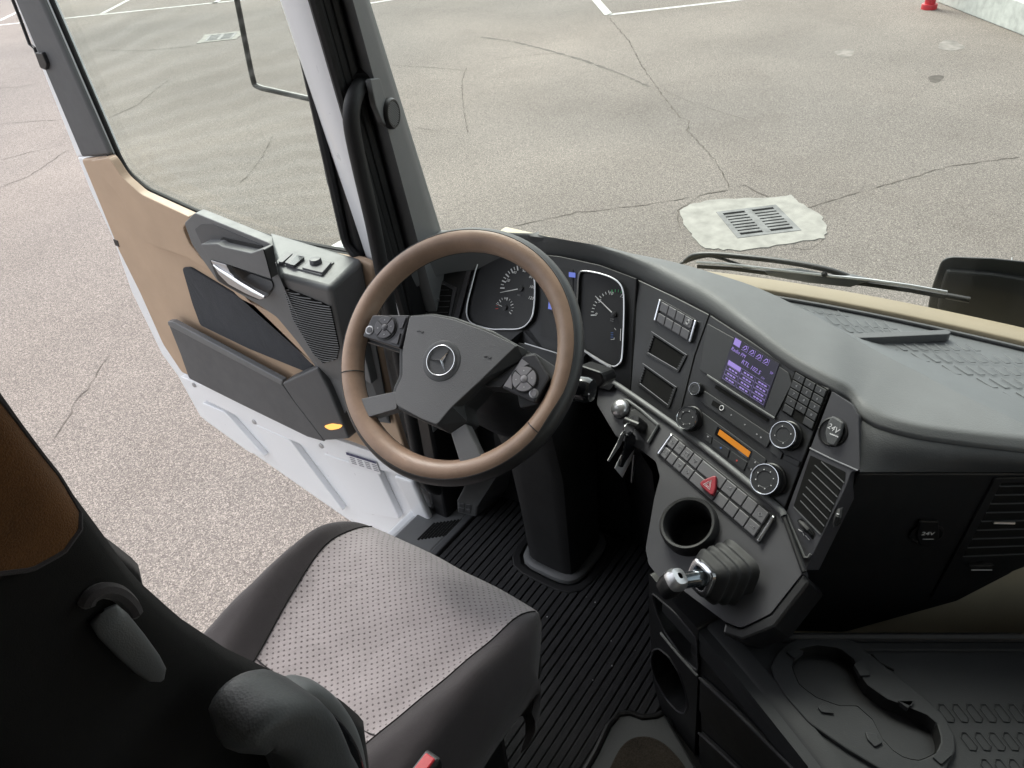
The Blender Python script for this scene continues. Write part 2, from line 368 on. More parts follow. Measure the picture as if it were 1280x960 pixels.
M = dict(
    asphalt=asphalt_mat(),
    crack=plastic('crack_tar', (.098, .086, .077), .95, 120, .3, .35, spec=.1),
    paint=plastic('road_paint', (.40, .395, .38), .8, 90, .35, .3, spec=.2),
    concrete=plastic('concrete', (.235, .228, .21), .9, 140, .4, .18, spec=.2),
    iron=plastic('cast_iron', (.13, .13, .13), .7, 200, .3, .3, metal=.3),
    void=plastic('deep_shadow_pit', (.012, .012, .012), .9, 100, 0, .2, spec=.1),  # near black for joints, and the shade of slots and wells painted in
    red=plastic('red_enamel', (.40, .015, .025), .35, 300, .05, .15),
    kerb=plastic('whitewashed_render', (.42, .43, .41), .9, 60, .5, .18, spec=.2),
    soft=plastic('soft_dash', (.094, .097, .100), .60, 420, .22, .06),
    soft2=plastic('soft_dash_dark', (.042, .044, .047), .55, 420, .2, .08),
    tray2=plastic('console_plastic', (.019, .020, .022), .6, 500, .1, .08, spec=.3),
    tray=plastic('tray_plastic', (.085, .09, .095), .5, 500, .1, .06),
    panel=plastic('black_panel', (.0135, .0137, .0148), .40, 900, .06, .12),
    panel2=plastic('graphite_panel', (.040, .0395, .0445), .42, 900, .05, .08),
    black=plastic('black_plastic', (.008, .008, .009), .4, 700, .08, .15),
    gloss=plastic('gloss_black', (.006, .0065, .008), .12, 300, 0, .1, coat=.4),
    rubber=plastic('black_rubber', (.014, .014, .015), .6, 300, .15, .2, spec=.35),
    grey=plastic('door_grey', (.118, .121, .124), .5, 700, .15, .07),
    greyd=plastic('door_grey_dark', (.070, .072, .076), .52, 700, .15, .08),
    beige=plastic('beige_trim', (.41, .295, .205), .55, 700, .12, .05),
    cream=plastic('cream_sill', (.22, .183, .125), .6, 700, .1, .05),
    bulkhead=plastic('khaki_bulkhead', (.40, .36, .27), .7, 500, .1, .08),
    white=plastic('white_lacquer', (.74, .75, .77), .3, 200, 0, .01, coat=.3),
    chrome=plastic('chrome', (.60, .61, .63), .16, 300, 0, .05, metal=1),
    satin=plastic('satin_silver', (.55, .55, .56), .3, 400, .03, .06, metal=.85),
    steel=plastic('dull_steel', (.4, .4, .41), .4, 200, .1, .2, metal=.8),
    hub=plastic('wheel_hub_grain', (.13, .13, .133), .46, 800, .3, .06),
    hubd=plastic('wheel_hub_dark', (.028, .029, .031), .45, 800, .25, .06),
    tan=leather('tan_leather', (.30, .20, .142)),
    wblack=leather('black_leather', (.017, .017, .018), .45),
    centre=fabric('grey_seat_cloth', (.25, .224, .230), 1500, .5, .16, .3, dots=(105, 0), crease=.35),
    bolster=fabric('charcoal_seat_cloth', (.034, .030, .032), 1500, .3, .2, .15),
    backcloth=fabric('black_seat_cloth', (.009, .0085, .0085), 1500, .3, .25, .04, crease=.08),
    brown=fabric('warm_glow_cloth', (.10, .045, .016), 900, .6, .4, .1, crease=.05),  # brown stands for warm light falling on the black cloth
    pad=fabric('door_pad_cloth', (.022, .024, .029), 1800, .2, .3, .2),
    mat=fabric('floor_carpet', (.030, .030, .032), 500, .8, .5, .1),
    carpet=fabric('brown_carpet', (.035, .028, .022), 350, 1.0, .6, .1),
    button=plastic('button_grey', (.072, .07, .078), .42, 700, .05, .06),
    key=plastic('keypad_black', (.024, .025, .027), .45, 700, .05, .08),
    mark=plastic('white_print', (.62, .62, .64), .5, 300, 0, .02),
    markdim=plastic('grey_print', (.26, .26, .28), .5, 300, 0, .02),
    hazard=plastic('hazard_red', (.22, .009, .02), .4, 300, .03, .08),
    green=plastic('green_print', (.05, .35, .12), .5, 300, 0, .02),
    blueprint=plastic('blue_print', (.06, .14, .4), .5, 300, 0, .02),
    redprint=plastic('red_print', (.5, .04, .03), .5, 300, 0, .02),
    screen=emit('radio_screen_off', (.010, .008, .022), .3),
    lilac=emit('screen_lilac', (.42, .30, .85), .24),
    lilacd=emit('screen_lilac_dim', (.30, .24, .55), .2),
    clu=emit('cluster_display', (.16, .22, .75), .25),
    amber=emit('amber_display', (.95, .33, .02), .20),
    lamp=emit('amber_lamp', (1.0, .45, .10), .55),
    wind=glass_mat('windscreen_glass', (.90, .955, .895), .022, False, refl=.25),
    doorg=glass_mat('door_glass', (.82, .885, .825), .085, True),
    lens=glass_mat('gauge_lens', (.86, .88, .9)),
    header=plastic('roof_lining', (.55, .54, .52), .9, 300, .2, .05, spec=.1),
)
# ------------------------------------------------------------------ ground
gnd = mk('ground', [(-300, -300, 0), (300, -300, 0), (300, 300, 0), (-300, 300, 0)], [[0, 1, 2, 3]], M['asphalt']); tag(gnd, None, None, kind='structure')
def ribbon(name, pix, wid, mat, z, jit=0.0, sub=5, pts=None):
    P = pts if pts is not None else [at(u, v, Z=z) for u, v in pix]
    if jit: P = [p + np.array([random.uniform(-.03, .03), random.uniform(-.03, .03), 0]) for p in P]
    path = []
    for a, b in zip(P[:-1], P[1:]):
        n = max(1, int(np.linalg.norm(b - a) / .06)) if jit else 1
        for j in range(n): path.append(lerp(a, b, j / n) + (np.array([random.uniform(-jit, jit), random.uniform(-jit, jit), 0]) if jit and (j or len(path)) else 0))
    path.append(P[-1]); L, R = [], []
    for i, p in enumerate(path):
        d = unit(path[min(i + 1, len(path) - 1)] - path[max(i - 1, 0)]); s = np.array([-d[1], d[0], 0])
        ww = wid * (random.uniform(.15, 1.5) if jit else 1) * .5
        L.append(p + s * ww); R.append(p - s * ww)
    for q in L + R: q[2] = z
    return grid(name, [L, R], mat, gnd, smooth=False)
cracks = [([(760, 22), (785, 52), (800, 80), (825, 112), (850, 145), (861, 150), (862, 163), (890, 195), (908, 218), (910, 236)], .018),
          ([(582, 84), (577, 102), (580, 130), (581, 166)], .012), ([(600, 78), (650, 70), (700, 66)], .012),
          ([(640, 282), (720, 266), (790, 259), (850, 247), (905, 238)], .012), ([(1000, 260), (1060, 246), (1130, 226), (1190, 206), (1278, 196)], .015),
          ([(910, 236), (935, 232), (968, 248)], .014), ([(905, 237), (880, 243), (845, 262), (852, 285)], .010), ([(1025, 298), (1015, 312), (990, 308)], .008),
          ([(139, 440), (122, 465), (108, 485), (98, 500), (90, 515), (86, 530), (70, 548)], .010), ([(-20, 205), (40, 190), (88, 178)], .014),
          ([(-20, 240), (30, 222), (85, 188)], .012), ([(-10, 156), (40, 152), (76, 150)], .014), ([(-10, 110), (30, 108), (60, 100)], .014),
          ([(138, 147), (170, 132), (196, 112), (210, 100)], .02), ([(300, 228), (320, 205), (338, 170)], .012), ([(120, 62), (180, 63), (240, 58)], .03),
          ([(465, 80), (530, 84), (578, 88)], .012), ([(520, 160), (540, 164)], .01), ([(830, 112), (870, 130), (930, 150)], .006)]
for pix, wd in cracks: ribbon('crack', pix, wd * .75, M['crack'], .003, .012)
# worn tyre arc and faded patches
ribbon('tyre_mark', [(600, 46), (640, 52), (680, 61), (730, 74), (780, 92), (815, 108)], .05, plastic('tyre_rubber_stain', (.11, .10, .09), .9, 60, .3, .2, spec=.15), .0022, .004)
for u, v, r, c in ((1170, 98, .11, (.085, .075, .068)), (1056, 66, .16, (.185, .168, .155)), (1188, 57, .2, (.18, .165, .153))):
    c0 = at(u, v, Z=.0025); pts = []
    for j in range(22):
        a = 2 * math.pi * j / 22; q = r * (1 + .18 * math.sin(2 * a + u) + .1 * math.sin(3 * a + v) + random.uniform(-.06, .06)); pts.append(c0 + np.array([q * math.cos(a) * 1.2, q * math.sin(a) * .8, 0]))
    mk('stain_patch', pts, [list(range(22))], plastic('patch', c, .9, 90, .35, .25, spec=.15), gnd)
# painted bay lines: long lines run along dA, bay dividers along dB
dA = unit(at(921.4, 0, Z=0) - at(765, 17.9, Z=0)); dB = np.array([-dA[1], dA[0], 0])
p0 = at(761, 18.3, Z=.004)
q0 = at(0, 31.2, Z=.004); q1 = at(293.8, .75, Z=.004)
for pts, wd in (([p0, p0 + dA * 9], .12), ([p0, p0 + unit(at(745.1, 0, Z=.004) - p0) * 5], .14), ([q0 - unit(q1 - q0) * 6, q1 + unit(q1 - q0) * 2.0], .12),
                ([at(127.5, 17, Z=.004), at(160, 0, Z=.004) + unit(at(160, 0, Z=0) - at(127.5, 17, Z=0)) * 3], .12),
                ([at(268, 4, Z=.004), at(268, 4, Z=.004) + unit(at(160, 0, Z=0) - at(127.5, 17, Z=0)) * 4], .12),
                ([at(-16, 33, Z=.004), at(17.5, 17.5, Z=.004) + unit(at(17.5, 17.5, Z=0) - at(0, 26, Z=0)) * 3], .12), ([at(462, 4, Z=.004), at(500, -2, Z=.004)], .12)):
    n = max(2, int(np.linalg.norm(pts[1] - pts[0]) / .15)); pp = [lerp(pts[0], pts[1], i / n) for i in range(n + 1)]
    ribbon('painted_line', None, wd, M['paint'], .004, 0, pts=pp)

# ------------------------------------------------------------------ street drains
def drain(c, ax, ay, sz, label, collar):
    t = thing('street_drain', c, label, 'drain', 'square street drains set in concrete')
    Pq = lambda s, q, z: np.array(c) + ax * (s - .5) * sz + ay * (q - .5) * sz + np.array([0, 0, z])
    out = []
    for i in range(len(collar)):
        a_, b_ = collar[i], collar[(i + 1) % len(collar)]
        for j in range(4):
            q = lerp(a_, b_, j / 4) + np.array([random.uniform(-.012, .012), random.uniform(-.012, .012), 0]); out.append(np.array([q[0], q[1], .007]))
    inn = []
    k = len(out)
    for p in out:      # the collar's inner edge follows the frame square
        l = np.array([np.dot(p - c, ax), np.dot(p - c, ay)]); l = l / max(abs(l)) * .5 * sz * 1.0
        inn.append(np.array(c) + ax * l[0] + ay * l[1] + np.array([0, 0, .007 - c[2]]))
    ring_pts('concrete_collar', out, inn, (0, 0, -.0065), M['concrete'], t, bev=0)
    mk('pit_shade', [Pq(0, 0, .003), Pq(1, 0, .003), Pq(1, 1, .003), Pq(0, 1, .003)], [[0, 1, 2, 3]], M['void'], t)  # flat near-black sheet painting the dark under the grate
    e = .085; O = [Pq(0, 0, .0105), Pq(1, 0, .0105), Pq(1, 1, .0105), Pq(0, 1, .0105)]; I = [Pq(e, e, .0105), Pq(1 - e, e, .0105), Pq(1 - e, 1 - e, .0105), Pq(e, 1 - e, .0105)]
    ring_pts('grate_frame', O, I, (0, 0, -.008), M['iron'], t, bev=.002)
    prism_pts('grate_rib', [Pq(.44, e, .0102), Pq(.56, e, .0102), Pq(.56, 1 - e, .0102), Pq(.44, 1 - e, .0102)], (0, 0, -.007), M['iron'], t)
    nb = 8; pitch = (1 - 2 * e) / nb
    for i in range(nb - 1):
        y = e + pitch * (i + 1)
        for a, b in ((e, .44), (.56, 1 - e)):
            prism_pts('grate_bar', [Pq(a, y - pitch * .29, .0100), Pq(b, y - pitch * .29, .0100), Pq(b, y + pitch * .29, .0100), Pq(a, y + pitch * .29, .0100)], (0, 0, -.0065), M['iron'], t, bev=0)
    return t
G = [at(u, v, Z=.012) for u, v in ((895, 265.4), (974, 256), (1003.1, 285.6), (916.3, 296.5))]
gc = sum(G) / 4; gx = unit(G[1] - G[0] + G[2] - G[3]); gy = np.cross((0, 0, 1), gx)
gs = (np.linalg.norm(G[1] - G[0]) + np.linalg.norm(G[2] - G[1]) + np.linalg.norm(G[3] - G[2]) + np.linalg.norm(G[0] - G[3])) / 4
col1 = [at(u, v, Z=.012) for u, v in ((848, 262), (862, 255), (886, 249), (930, 247), (962, 246), (990, 243), (1004, 255), (1028, 270), (1034, 285), (1030, 296), (1005, 300), (960, 308), (925, 312), (905, 311), (880, 309), (868, 298), (858, 285))]
drain(np.array([gc[0], gc[1], 0]), gx, gy, gs, 'square cast iron street drain in pale concrete, in front of the windscreen', col1)
g2 = at(276, 46.5, Z=0); k2 = []
for j in range(16):
    a = 2 * math.pi * j / 16; l = np.array([math.cos(a), math.sin(a)]); l = l / max(abs(l)) * random.uniform(.33, .38) * 1.0; k2.append(g2 + gx * l[0] + gy * l[1])
drain(g2, gx, gy, gs, 'small far street drain seen through the open door window', k2)

# ------------------------------------------------------------------ kerb wall and red post at the far right
ka, kb = at(1172, 3, Z=0), at(1279, 45, Z=0); kd = unit(kb - ka); kn = np.array([kd[1], -kd[0], 0])
if np.dot(kn, ka) < 0: kn = -kn
kt = thing('loading_kerb', ka, 'low whitewashed kerb wall at the far right behind the red post', 'kerb')
ke = kb + kd * 6; hh = .36
prism_pts('wall_face', [ka, ke, ke + np.array([0, 0, hh]), ka + np.array([0, 0, hh])], kn * .25, M['kerb'], kt, bev=.015)
prism_pts('paving_top', [ka + kn * .255 + np.array([0, 0, hh - .01]), ke + kn * .255 + np.array([0, 0, hh - .01]), ke + kn * 6 + np.array([0, 0, hh - .01]), ka + kn * 6 + np.array([0, 0, hh - .01])], (0, 0, -.3), plastic('pink_paving', (.22, .17, .15), .9, 60, .4, .15, spec=.15), kt, bev=.01)
rp = at(1161, 11, Z=0)
pt = thing('bollard', rp, 'short red painted steel post standing beside the white kerb', 'bollard')
lathe('post', rp, (0, 0, 1), [(0, 0), (.075, 0), (.075, 1.0), (.06, 1.03), (0, 1.04)], M['red'], pt, n=20)
lathe('base_collar', rp, (0, 0, 1), [(.076, .0), (.11, .0), (.11, .05), (.105, .07), (.076, .075)], M['red'], pt, n=20)

# ------------------------------------------------------------------ cab shell
FZ = 1.15                                   # cab floor level
def S(o): o['kind'] = 'structure'; return o
S(box('cab_floor', (-1.1, -1.05, 1.05), (1.42, 1.06, FZ), M['rubber'], bev=.004))
S(box('cab_wall_rear', (-1.16, -1.1, 1.0), (-1.102, 1.22, 3.05), M['header'], bev=.004))
S(box('cab_wall_left', (-1.1, 1.15, .6), (-.10, 1.22, 3.0), M['header'], bev=.01))
S(box('cab_roof', (-1.1, -1.12, 3.0), (1.26, 1.22, 3.06), M['header'], bev=.004))
S(box('cab_wall_front', (1.425, -1.05, .7), (1.47, 1.12, 1.862), M['bulkhead'], bev=.004))
# right hand wall with its window
S(box('cab_wall_right_lower', (-1.1, -1.12, .6), (1.42, -1.055, 1.95), M['beige'], bev=.004))
S(box('cab_wall_right_rear', (-1.1, -1.12, 1.952), (.05, -1.055, 2.998), M['header'], bev=.004))
S(box('cab_wall_right_upper', (.052, -1.12, 2.8), (1.2, -1.055, 2.998), M['header'], bev=.004))
S(box('cab_wall_right_front', (1.08, -1.12, 1.952), (1.2, -1.055, 2.798), M['greyd'], bev=.004))
S(box('cab_header_left', (-.1, 1.15, 2.86), (1.1, 1.22, 2.999), M['header'], bev=.01))
# side glass
sg = mk('cab_window_right', [(.05, -1.09, 1.95), (1.08, -1.09, 1.95), (1.08, -1.09, 2.8), (.05, -1.09, 2.8)], [[0, 1, 2, 3]], M['wind'])
S(sg)

# door sill plate and step well
SP = Plane((0, 0, FZ + .012), (0, 0, 1), (1, 0, 0))
st = thing('sill_plate', at(545, 655, Z=FZ), 'grey plastic door sill plate with vent slots beside the ribbed mat', 'sill plate')
pl_ = [np.array(p) for p in ((-.1, 1.062, FZ + .014), (1.22, 1.062, FZ + .014), (1.22, 1.185, FZ + .014), (-.1, 1.185, FZ + .014))]
prism_pts('plate', pl_, (0, 0, -.05), M['grey'], st, bev=.006)
prism_pts('edge_strip', [np.array(p) for p in ((-.1, 1.040, FZ + .02), (1.2, 1.040, FZ + .02), (1.2, 1.061, FZ + .02), (-.1, 1.061, FZ + .02))], (0, 0, -.03), M['greyd'], st, bev=.004)
a0, a1 = at(533, 664, Z=FZ + .0146), at(568, 659, Z=FZ + .0146)
for i in range(9):
    c = lerp(a0, a1, i / 8); d = np.array([.036, 0, 0]); s_ = np.array([0, .0032, 0])
    prism_pts('vent_slot_shade', [c - d + s_, c + d + s_, c + d - s_, c - d - s_], (0, 0, -.0006), M['void'], st, bev=0)
S(box('cab_rocker', (-.1, 1.19, .55), (1.2, 1.225, FZ), M['white'], bev=.01))
S(box('cab_sill_inner', (-.1, 1.065, .55), (1.2, 1.18, FZ - .04), M['black'], bev=.004))

# ------------------------------------------------------------------ windscreen
def WXB(y): return 1.47 - .26 * abs((y - .05) / 1.05) ** 2.2
def WX(y, z): return WXB(y) - .22 * (z - 1.88)
ws = thing('windscreen', (1.47, .05, 1.87), 'large curved windscreen pane over the dashboard', 'windscreen')
ys = np.linspace(-1.02, 1.10, 25)
grid('glass', [[(WX(y, z), y, z) for y in ys] for z in np.linspace(1.86, 2.86, 9)], M['wind'], ws)
grid('lower_seal', [[(WX(y, 1.86) + dx, y, 1.86 + dz) for y in ys] for dx, dz in ((.0, -.03), (.012, -.03), (.012, .012), (.004, .014), (-.004, .014))], M['rubber'], ws)
S(grid('cab_header_front', [[(WX(y, 2.85) + dx, y, 2.85 + dz) for y in ys] for dx, dz in ((-.06, .0), (.03, 0), (.0, .22), (-.06, .22), (-.06, 0))], M['header']))
# passenger side pillar
S(grid('cab_pillar_right', [[(WX(-1.02, z) + dx, -1.02 + dy, z) for z in (1.7, 1.9, 2.4, 2.99)] for dx, dy in ((.01, .01), (-.04, .03), (-.14, -.02), (-.12, -.09), (.02, -.07), (.01, .01))], M['grey']))

# ------------------------------------------------------------------ driver's side pillar
def line3(a, b, Y, zs):
    p, q = at(*a, Y=Y), at(*b, Y=Y); d = (p - q) / (p[2] - q[2]); return [q + d * (z - q[2]) for z in zs]
zs = [1.72, 1.84, 1.96, 2.05, 2.2, 2.35, 2.5, 2.7, 2.99]
E0 = line3((462, 0), (551, 287), 1.10, zs); E1 = line3((441, 0), (522, 300), 1.075, zs); E2 = line3((424, 0), (506, 312), 1.115, zs)
E3 = line3((388, 0), (482, 324), 1.118, zs); E4 = line3((350, 0), (456, 318), 1.232, zs)
pil = thing('windscreen_pillar', (1.15, 1.12, 1.7), 'grey windscreen pillar trim with small round tweeter, left of the glass', 'pillar')
out0 = [p + np.array([.02, .03, 0]) for p in E0]
grid('pillar_trim', [out0, E0, [lerp(a, b, .35) + np.array([-.004, -.004, 0]) for a, b in zip(E0, E1)], E1, [lerp(a, b, .5) + np.array([-.004, -.002, 0]) for a, b in zip(E1, E2)], E2], M['grey'], pil, solid=.004)
for t_, rr in ((.25, .012), (.55, .010), (.85, .012)):
    tube('door_seal', [lerp(a, b, t_) + np.array([-.002, -.003, 0]) for a, b in zip(E2, E3)], rr, M['rubber'], pil, n=8)
grid('seal_channel', [E2, [lerp(a, b, .5) + np.array([.012, .01, 0]) for a, b in zip(E2, E3)], E3], M['black'], pil)
J4 = [lerp(a, b, .5) + np.array([-.006, 0, 0]) for a, b in zip(E3, E4)]
back = [p + np.array([.10, .05, 0]) for p in E4]
grid('door_jamb', [E3, [lerp(a, b, .25) + np.array([-.010, 0, 0]) for a, b in zip(E3, E4)], J4, [lerp(a, b, .75) + np.array([-.010, 0, 0]) for a, b in zip(E3, E4)], E4, back], M['white'], pil)
prism_pts('lower_jamb', [(1.07, 1.155, 1.9), (1.2, 1.155, 1.9), (1.2, 1.23, 1.9), (1.07, 1.23, 1.9)], (0, 0, -.8), M['white'], pil, bev=.012)
prism_pts('hinge_cover', [at(u, v, X=1.065) for u, v in ((528, 519), (540, 522), (544, 575), (531, 572))], (.02, 0, 0), M['satin'], pil, bev=.003)
prism_pts('side_trim', [(1.06, 1.10, 1.92), (1.28, 1.10, 1.92), (1.28, 1.153, 1.92), (1.06, 1.153, 1.92)], (0, 0, -.77), M['black'], pil, bev=.008)
# tweeter
tp = Plane(lerp(E0[4], E1[4], .55), np.cross(E1[5] - E1[3], E0[4] - E1[4]) * (1 if np.dot(np.cross(E1[5] - E1[3], E0[4] - E1[4]), CAM - E0[4]) > 0 else -1))
prism('tweeter_plate', [(463, 99), (475, 97), (481, 118), (494, 150), (488, 160), (479, 154), (470, 132)], tp, .008, .012, M['grey'], pil, r=.006, bev=.002)
tc_ = tp(487, 142, .006)
tw = lathe('tweeter', tc_, tp.n, [(.0, 0), (.029, 0), (.029, .006), (.026, .010), (.0235, .010), (.0225, .007), (0, .007)], M['black'], pil, n=28)
for i in range(-7, 8):
    y = i * .003; hw = math.sqrt(max(0, .0222 ** 2 - y * y)); c = tc_ + tp.e2 * y + tp.n * .0096
    prism_pts('grille_bar', [c - tp.e1 * hw - tp.e2 * .0008, c + tp.e1 * hw - tp.e2 * .0008, c + tp.e1 * hw + tp.e2 * .0008, c - tp.e1 * hw + tp.e2 * .0008], -tp.n * .001, M['grey'], tw, bev=0)

# ------------------------------------------------------------------ grab handle
gp = [at(452, 106, Y=1.10), at(446, 114, Y=1.085), at(440, 133, Y=1.075), at(440, 160, Y=1.075), at(450, 210, Y=1.08), at(465, 275, Y=1.085), at(475, 325, Y=1.09), at(500, 450, Y=1.10), at(517, 540, Y=1.11), at(527, 588, Y=1.12), at(536, 606, Y=1.12), at(549, 612, Y=1.12), at(566, 609, Y=1.125), at(580, 600, Y=1.13), at(590, 585, Y=1.14)]
gh = thing('grab_handle', gp[11], 'long black curved entry grab handle running down the door pillar', 'handle')
tube('grip_bar', spline(gp, 6), .0155, M['rubber'], gh, n=14)
lathe('top_mount', gp[0] + np.array([.006, .006, .006]), (.6, .6, .2), [(0, -.012), (.02, -.012), (.022, .004), (0, .006)], M['black'], gh, n=16)
lathe('bottom_mount', at(549, 631, Z=FZ + .02), (0, 0, 1), [(0, -.004), (.024, -.004), (.02, .008), (0, .01)], M['grey'], gh, n=16)
# ------------------------------------------------------------------ open driver's door (swung out square to the truck)
DX = 1.05
DP = Plane((DX, 0, 0), (-1, 0, 0))
door = thing('truck_door', (DX, 1.2, .9), 'open white truck door with beige and grey inner trim', 'door')
sill_px = [(140, 193), (153, 217), (177, 238), (240, 267), (330, 300), (400, 313), (452, 323)]
def D(u, v, h=0): return DP(u, v, h)
rear_px = [(96, 196), (113, 240), (141, 299), (164, 365), (202, 443), (222, 470), (250, 521)]
low = [D(*p) for p in rear_px] + [D(330, 577), D(420, 640)] + [np.array([DX, 1.22, .87]), np.array([DX, 1.215, 1.93])] + [D(*p) for p in sill_px[::-1]]
prism_pts('outer_skin', low, (.024, 0, 0), M['white'], door, bev=.006)
# rear upright, top rail and front upright round the window
ZT = 2.80
def up(u0, v0, u1, v1, z):                 # follow a line of the door up to height z
    a, b = D(u0, v0), D(u1, v1); return a + (b - a) * ((z - a[2]) / (b[2] - a[2]))
rw = [D(96, 196), D(140, 193), up(140, 193, 56, 0, ZT), up(96, 196, 18, 0, ZT)]
prism_pts('rear_upright', rw, (.03, 0, 0), M['white'], door, bev=.004)
rt = [D(102, 197, .018), D(137, 194, .018), up(140, 193, 56, 0, ZT) - np.array([.018, .01, 0]), up(96, 196, 18, 0, ZT) - np.array([.018, .015, 0])]
rt[3][1] = rw[3][1] - .02
prism_pts('rear_upright_trim', rt, (.016, 0, 0), M['greyd'], door, bev=.008, seg=3)
yr = up(140, 193, 56, 0, ZT)[1]
prism_pts('top_rail', [np.array([DX, yr, ZT]), np.array([DX, 1.2, ZT]), np.array([DX, 1.2, ZT + .07]), np.array([DX, yr + .19, ZT + .07]), np.array([DX, yr + .19, ZT])], (.085, 0, 0), M['greyd'], door, bev=.006)
prism_pts('front_upright', [np.array([DX, 1.215, 1.93]), np.array([DX, 1.245, 1.94]), np.array([DX, 1.245, ZT]), np.array([DX, 1.20, ZT])], (.085, 0, 0), M['black'], door, bev=.006)
win = [D(*p) for p in sill_px] + [np.array([DX, 1.245, 1.97]), np.array([DX, 1.245, ZT]), np.array([DX, yr, ZT])]
wr = rounded(win, .03)
tube('window_seal', [p + np.array([-.006, 0, 0]) for p in wr], .010, M['rubber'], door, n=8, closed=True)
mk('window_glass', [p + np.array([.018, 0, 0]) for p in win], [list(range(len(win)))], M['doorg'], door)
tube('inner_seal', [p + np.array([.016, 0, 0]) for p in wr], .007, M['rubber'], door, n=8, closed=True)
# stamped lower skin
flange = [(224, 470), (300, 500), (392, 540), (445, 558), (520, 586), (520, 600), (440, 578), (390, 562), (300, 522), (244, 494)]
prism('stamped_flange', flange, DP, .018, .019, M['white'], door, r=.012, bev=.005, seg=3)
for q in ([(252, 503), (282, 516), (332, 572), (312, 566), (254, 524)], [(318, 530), (362, 550), (430, 640), (405, 628), (352, 588)], [(402, 566), (472, 590), (500, 650), (452, 642)], [(490, 594), (515, 602), (545, 670), (528, 668)]):
    prism('stamped_rib', q, DP, .020, .021, M['white'], door, r=.015, bev=.010, seg=3)
for u, v in ((402, 557), (318, 527), (243, 481)):
    lathe('bolt', D(u, v, .018), (-1, 0, 0), [(0, 0), (.009, 0), (.009, .003), (.006, .005), (0, .005)], M['steel'], door, n=12)
# maker's sticker on the lower skin
sk = prism('sticker', [(432, 565), (470, 577), (476, 593), (438, 583)], DP, .0215, .001, plastic('sticker_white', (.7, .7, .72), .4, 300, 0, .02), door, bev=0)
prism('sticker_band', [(432.3, 565.3), (469.5, 577.2), (470.5, 580), (433, 568.4)], DP, .0222, .0005, plastic('sticker_navy', (.02, .025, .08), .4, 300, 0, .02), sk, bev=0)
for i in range(4):
    for j in range(4):
        u, v = 437 + i * 9.2 + j * .9, 571 + i * 2.9 + j * 2.4
        prism('sticker_print', [(u, v), (u + 6, v + 1.8), (u + 6.3, v + 3), (u + .3, v + 1.2)], DP, .0222, .0005, M['markdim'], sk, bev=0)
# beige trim, two levels
trim = [(101, 199), (138, 195), (152, 219), (176, 240), (240, 269), (330, 302), (400, 315), (452, 325), (466, 332), (470, 420), (486, 500), (512, 580), (445, 555), (392, 537), (227, 466), (203, 430), (174, 365), (148, 313), (119, 242)]
prism('lower_trim', trim, DP, .020, .019, M['beige'], door, r=.012, bev=.006, seg=3)
upper = [(112, 201), (136, 197), (152, 222), (176, 243), (238, 272), (228, 286), (238, 308), (300, 372), (345, 394), (400, 462), (390, 456), (340, 404), (285, 352), (235, 322), (178, 302), (150, 246)]
prism('upper_trim', upper, DP, .042, .024, M['beige'], door, r=.016, bev=.012, seg=4)
prism('armrest_pad', [(227, 335), (237, 334), (300, 372), (345, 399), (372, 426), (392, 457), (381, 465), (310, 436), (250, 407), (240, 380)], DP, .026, .008, M['pad'], door, r=.012, bev=.003)
# map pocket: an open box on the door
PX = .056
pk = prism('map_pocket', [(210, 404), (222, 410), (352, 480), (366, 500), (405, 551), (384, 545), (300, 504), (236, 473), (226, 444)], DP, PX, .012, M['greyd'], door, r=.01, bev=.004, seg=3)
prism('pocket_lip', [(209, 402), (215, 402), (353, 476), (352, 482), (210, 407)], DP, PX + .004, .018, M['grey'], pk, bev=.003)
prism('pocket_floor', [(228, 446), (238, 474), (300, 505), (384, 546), (405, 552), (400, 538), (300, 496)], DP, PX - .012, PX - .034, M['greyd'], pk, bev=.002)
prism('pocket_end', [(352, 479), (396, 459), (412, 490), (436, 549), (405, 551), (366, 500)], DP, PX + .012, PX - .008, M['greyd'], pk, r=.01, bev=.008, seg=3)
# dark carrier with the armrest shelf
SH = 1.950
cl_px = [(230, 279), (243, 266), (290, 285), (334, 303)]
cr_px = [(450, 470), (430, 520), (396, 461), (372, 428), (346, 397), (326, 383), (272, 352), (240, 306)]
ysh = [D(340, 305, .05)[1], D(400, 313, .05)[1], 1.215]
cpts = [D(*q, .05) for q in cl_px] + [np.array([DX - .05, y, SH - .006]) for y in ysh] + [np.array([DX - .05, 1.215, 1.62])] + [D(*q, .05) for q in cr_px]
cr = prism_pts('armrest_carrier', rounded(cpts, .010), (.028, 0, 0), M['grey'], door, bev=.006, seg=3)
def Zs(u, v, z=SH): return at(u, v, Z=z)
c_nl, c_nr = Zs(348, 344), Zs(413, 361)
c_fr = np.array([DX - .012, c_nr[1] + .03, SH + .004]); c_fl = np.array([DX - .012, D(334, 303, .012)[1], SH + .012])
front_n = np.cross(c_nr - c_nl, at(396, 461, X=DX - .060) - c_nl); front_n = unit(front_n * (1 if front_n[0] < 0 else -1))
FP = Plane(c_nl, front_n)
b_nl, b_ml, b_bl, b_nr = FP(368, 404), FP(395, 460), FP(424, 520), FP(440, 505); b_fr = np.array([DX - .03, c_fr[1], b_nr[2]])
vs = [c_nl, c_nr, c_fr, c_fl, b_nl, b_ml, b_bl, b_nr, b_fr]
mk('armrest_shelf', vs, [[0, 1, 2, 3], [0, 4, 5, 6, 7, 1], [1, 7, 8, 2], [3, 2, 8, 6, 5, 4, 0]], M['grey'], door, smooth=True, bev=.014, seg=4, angle=30)
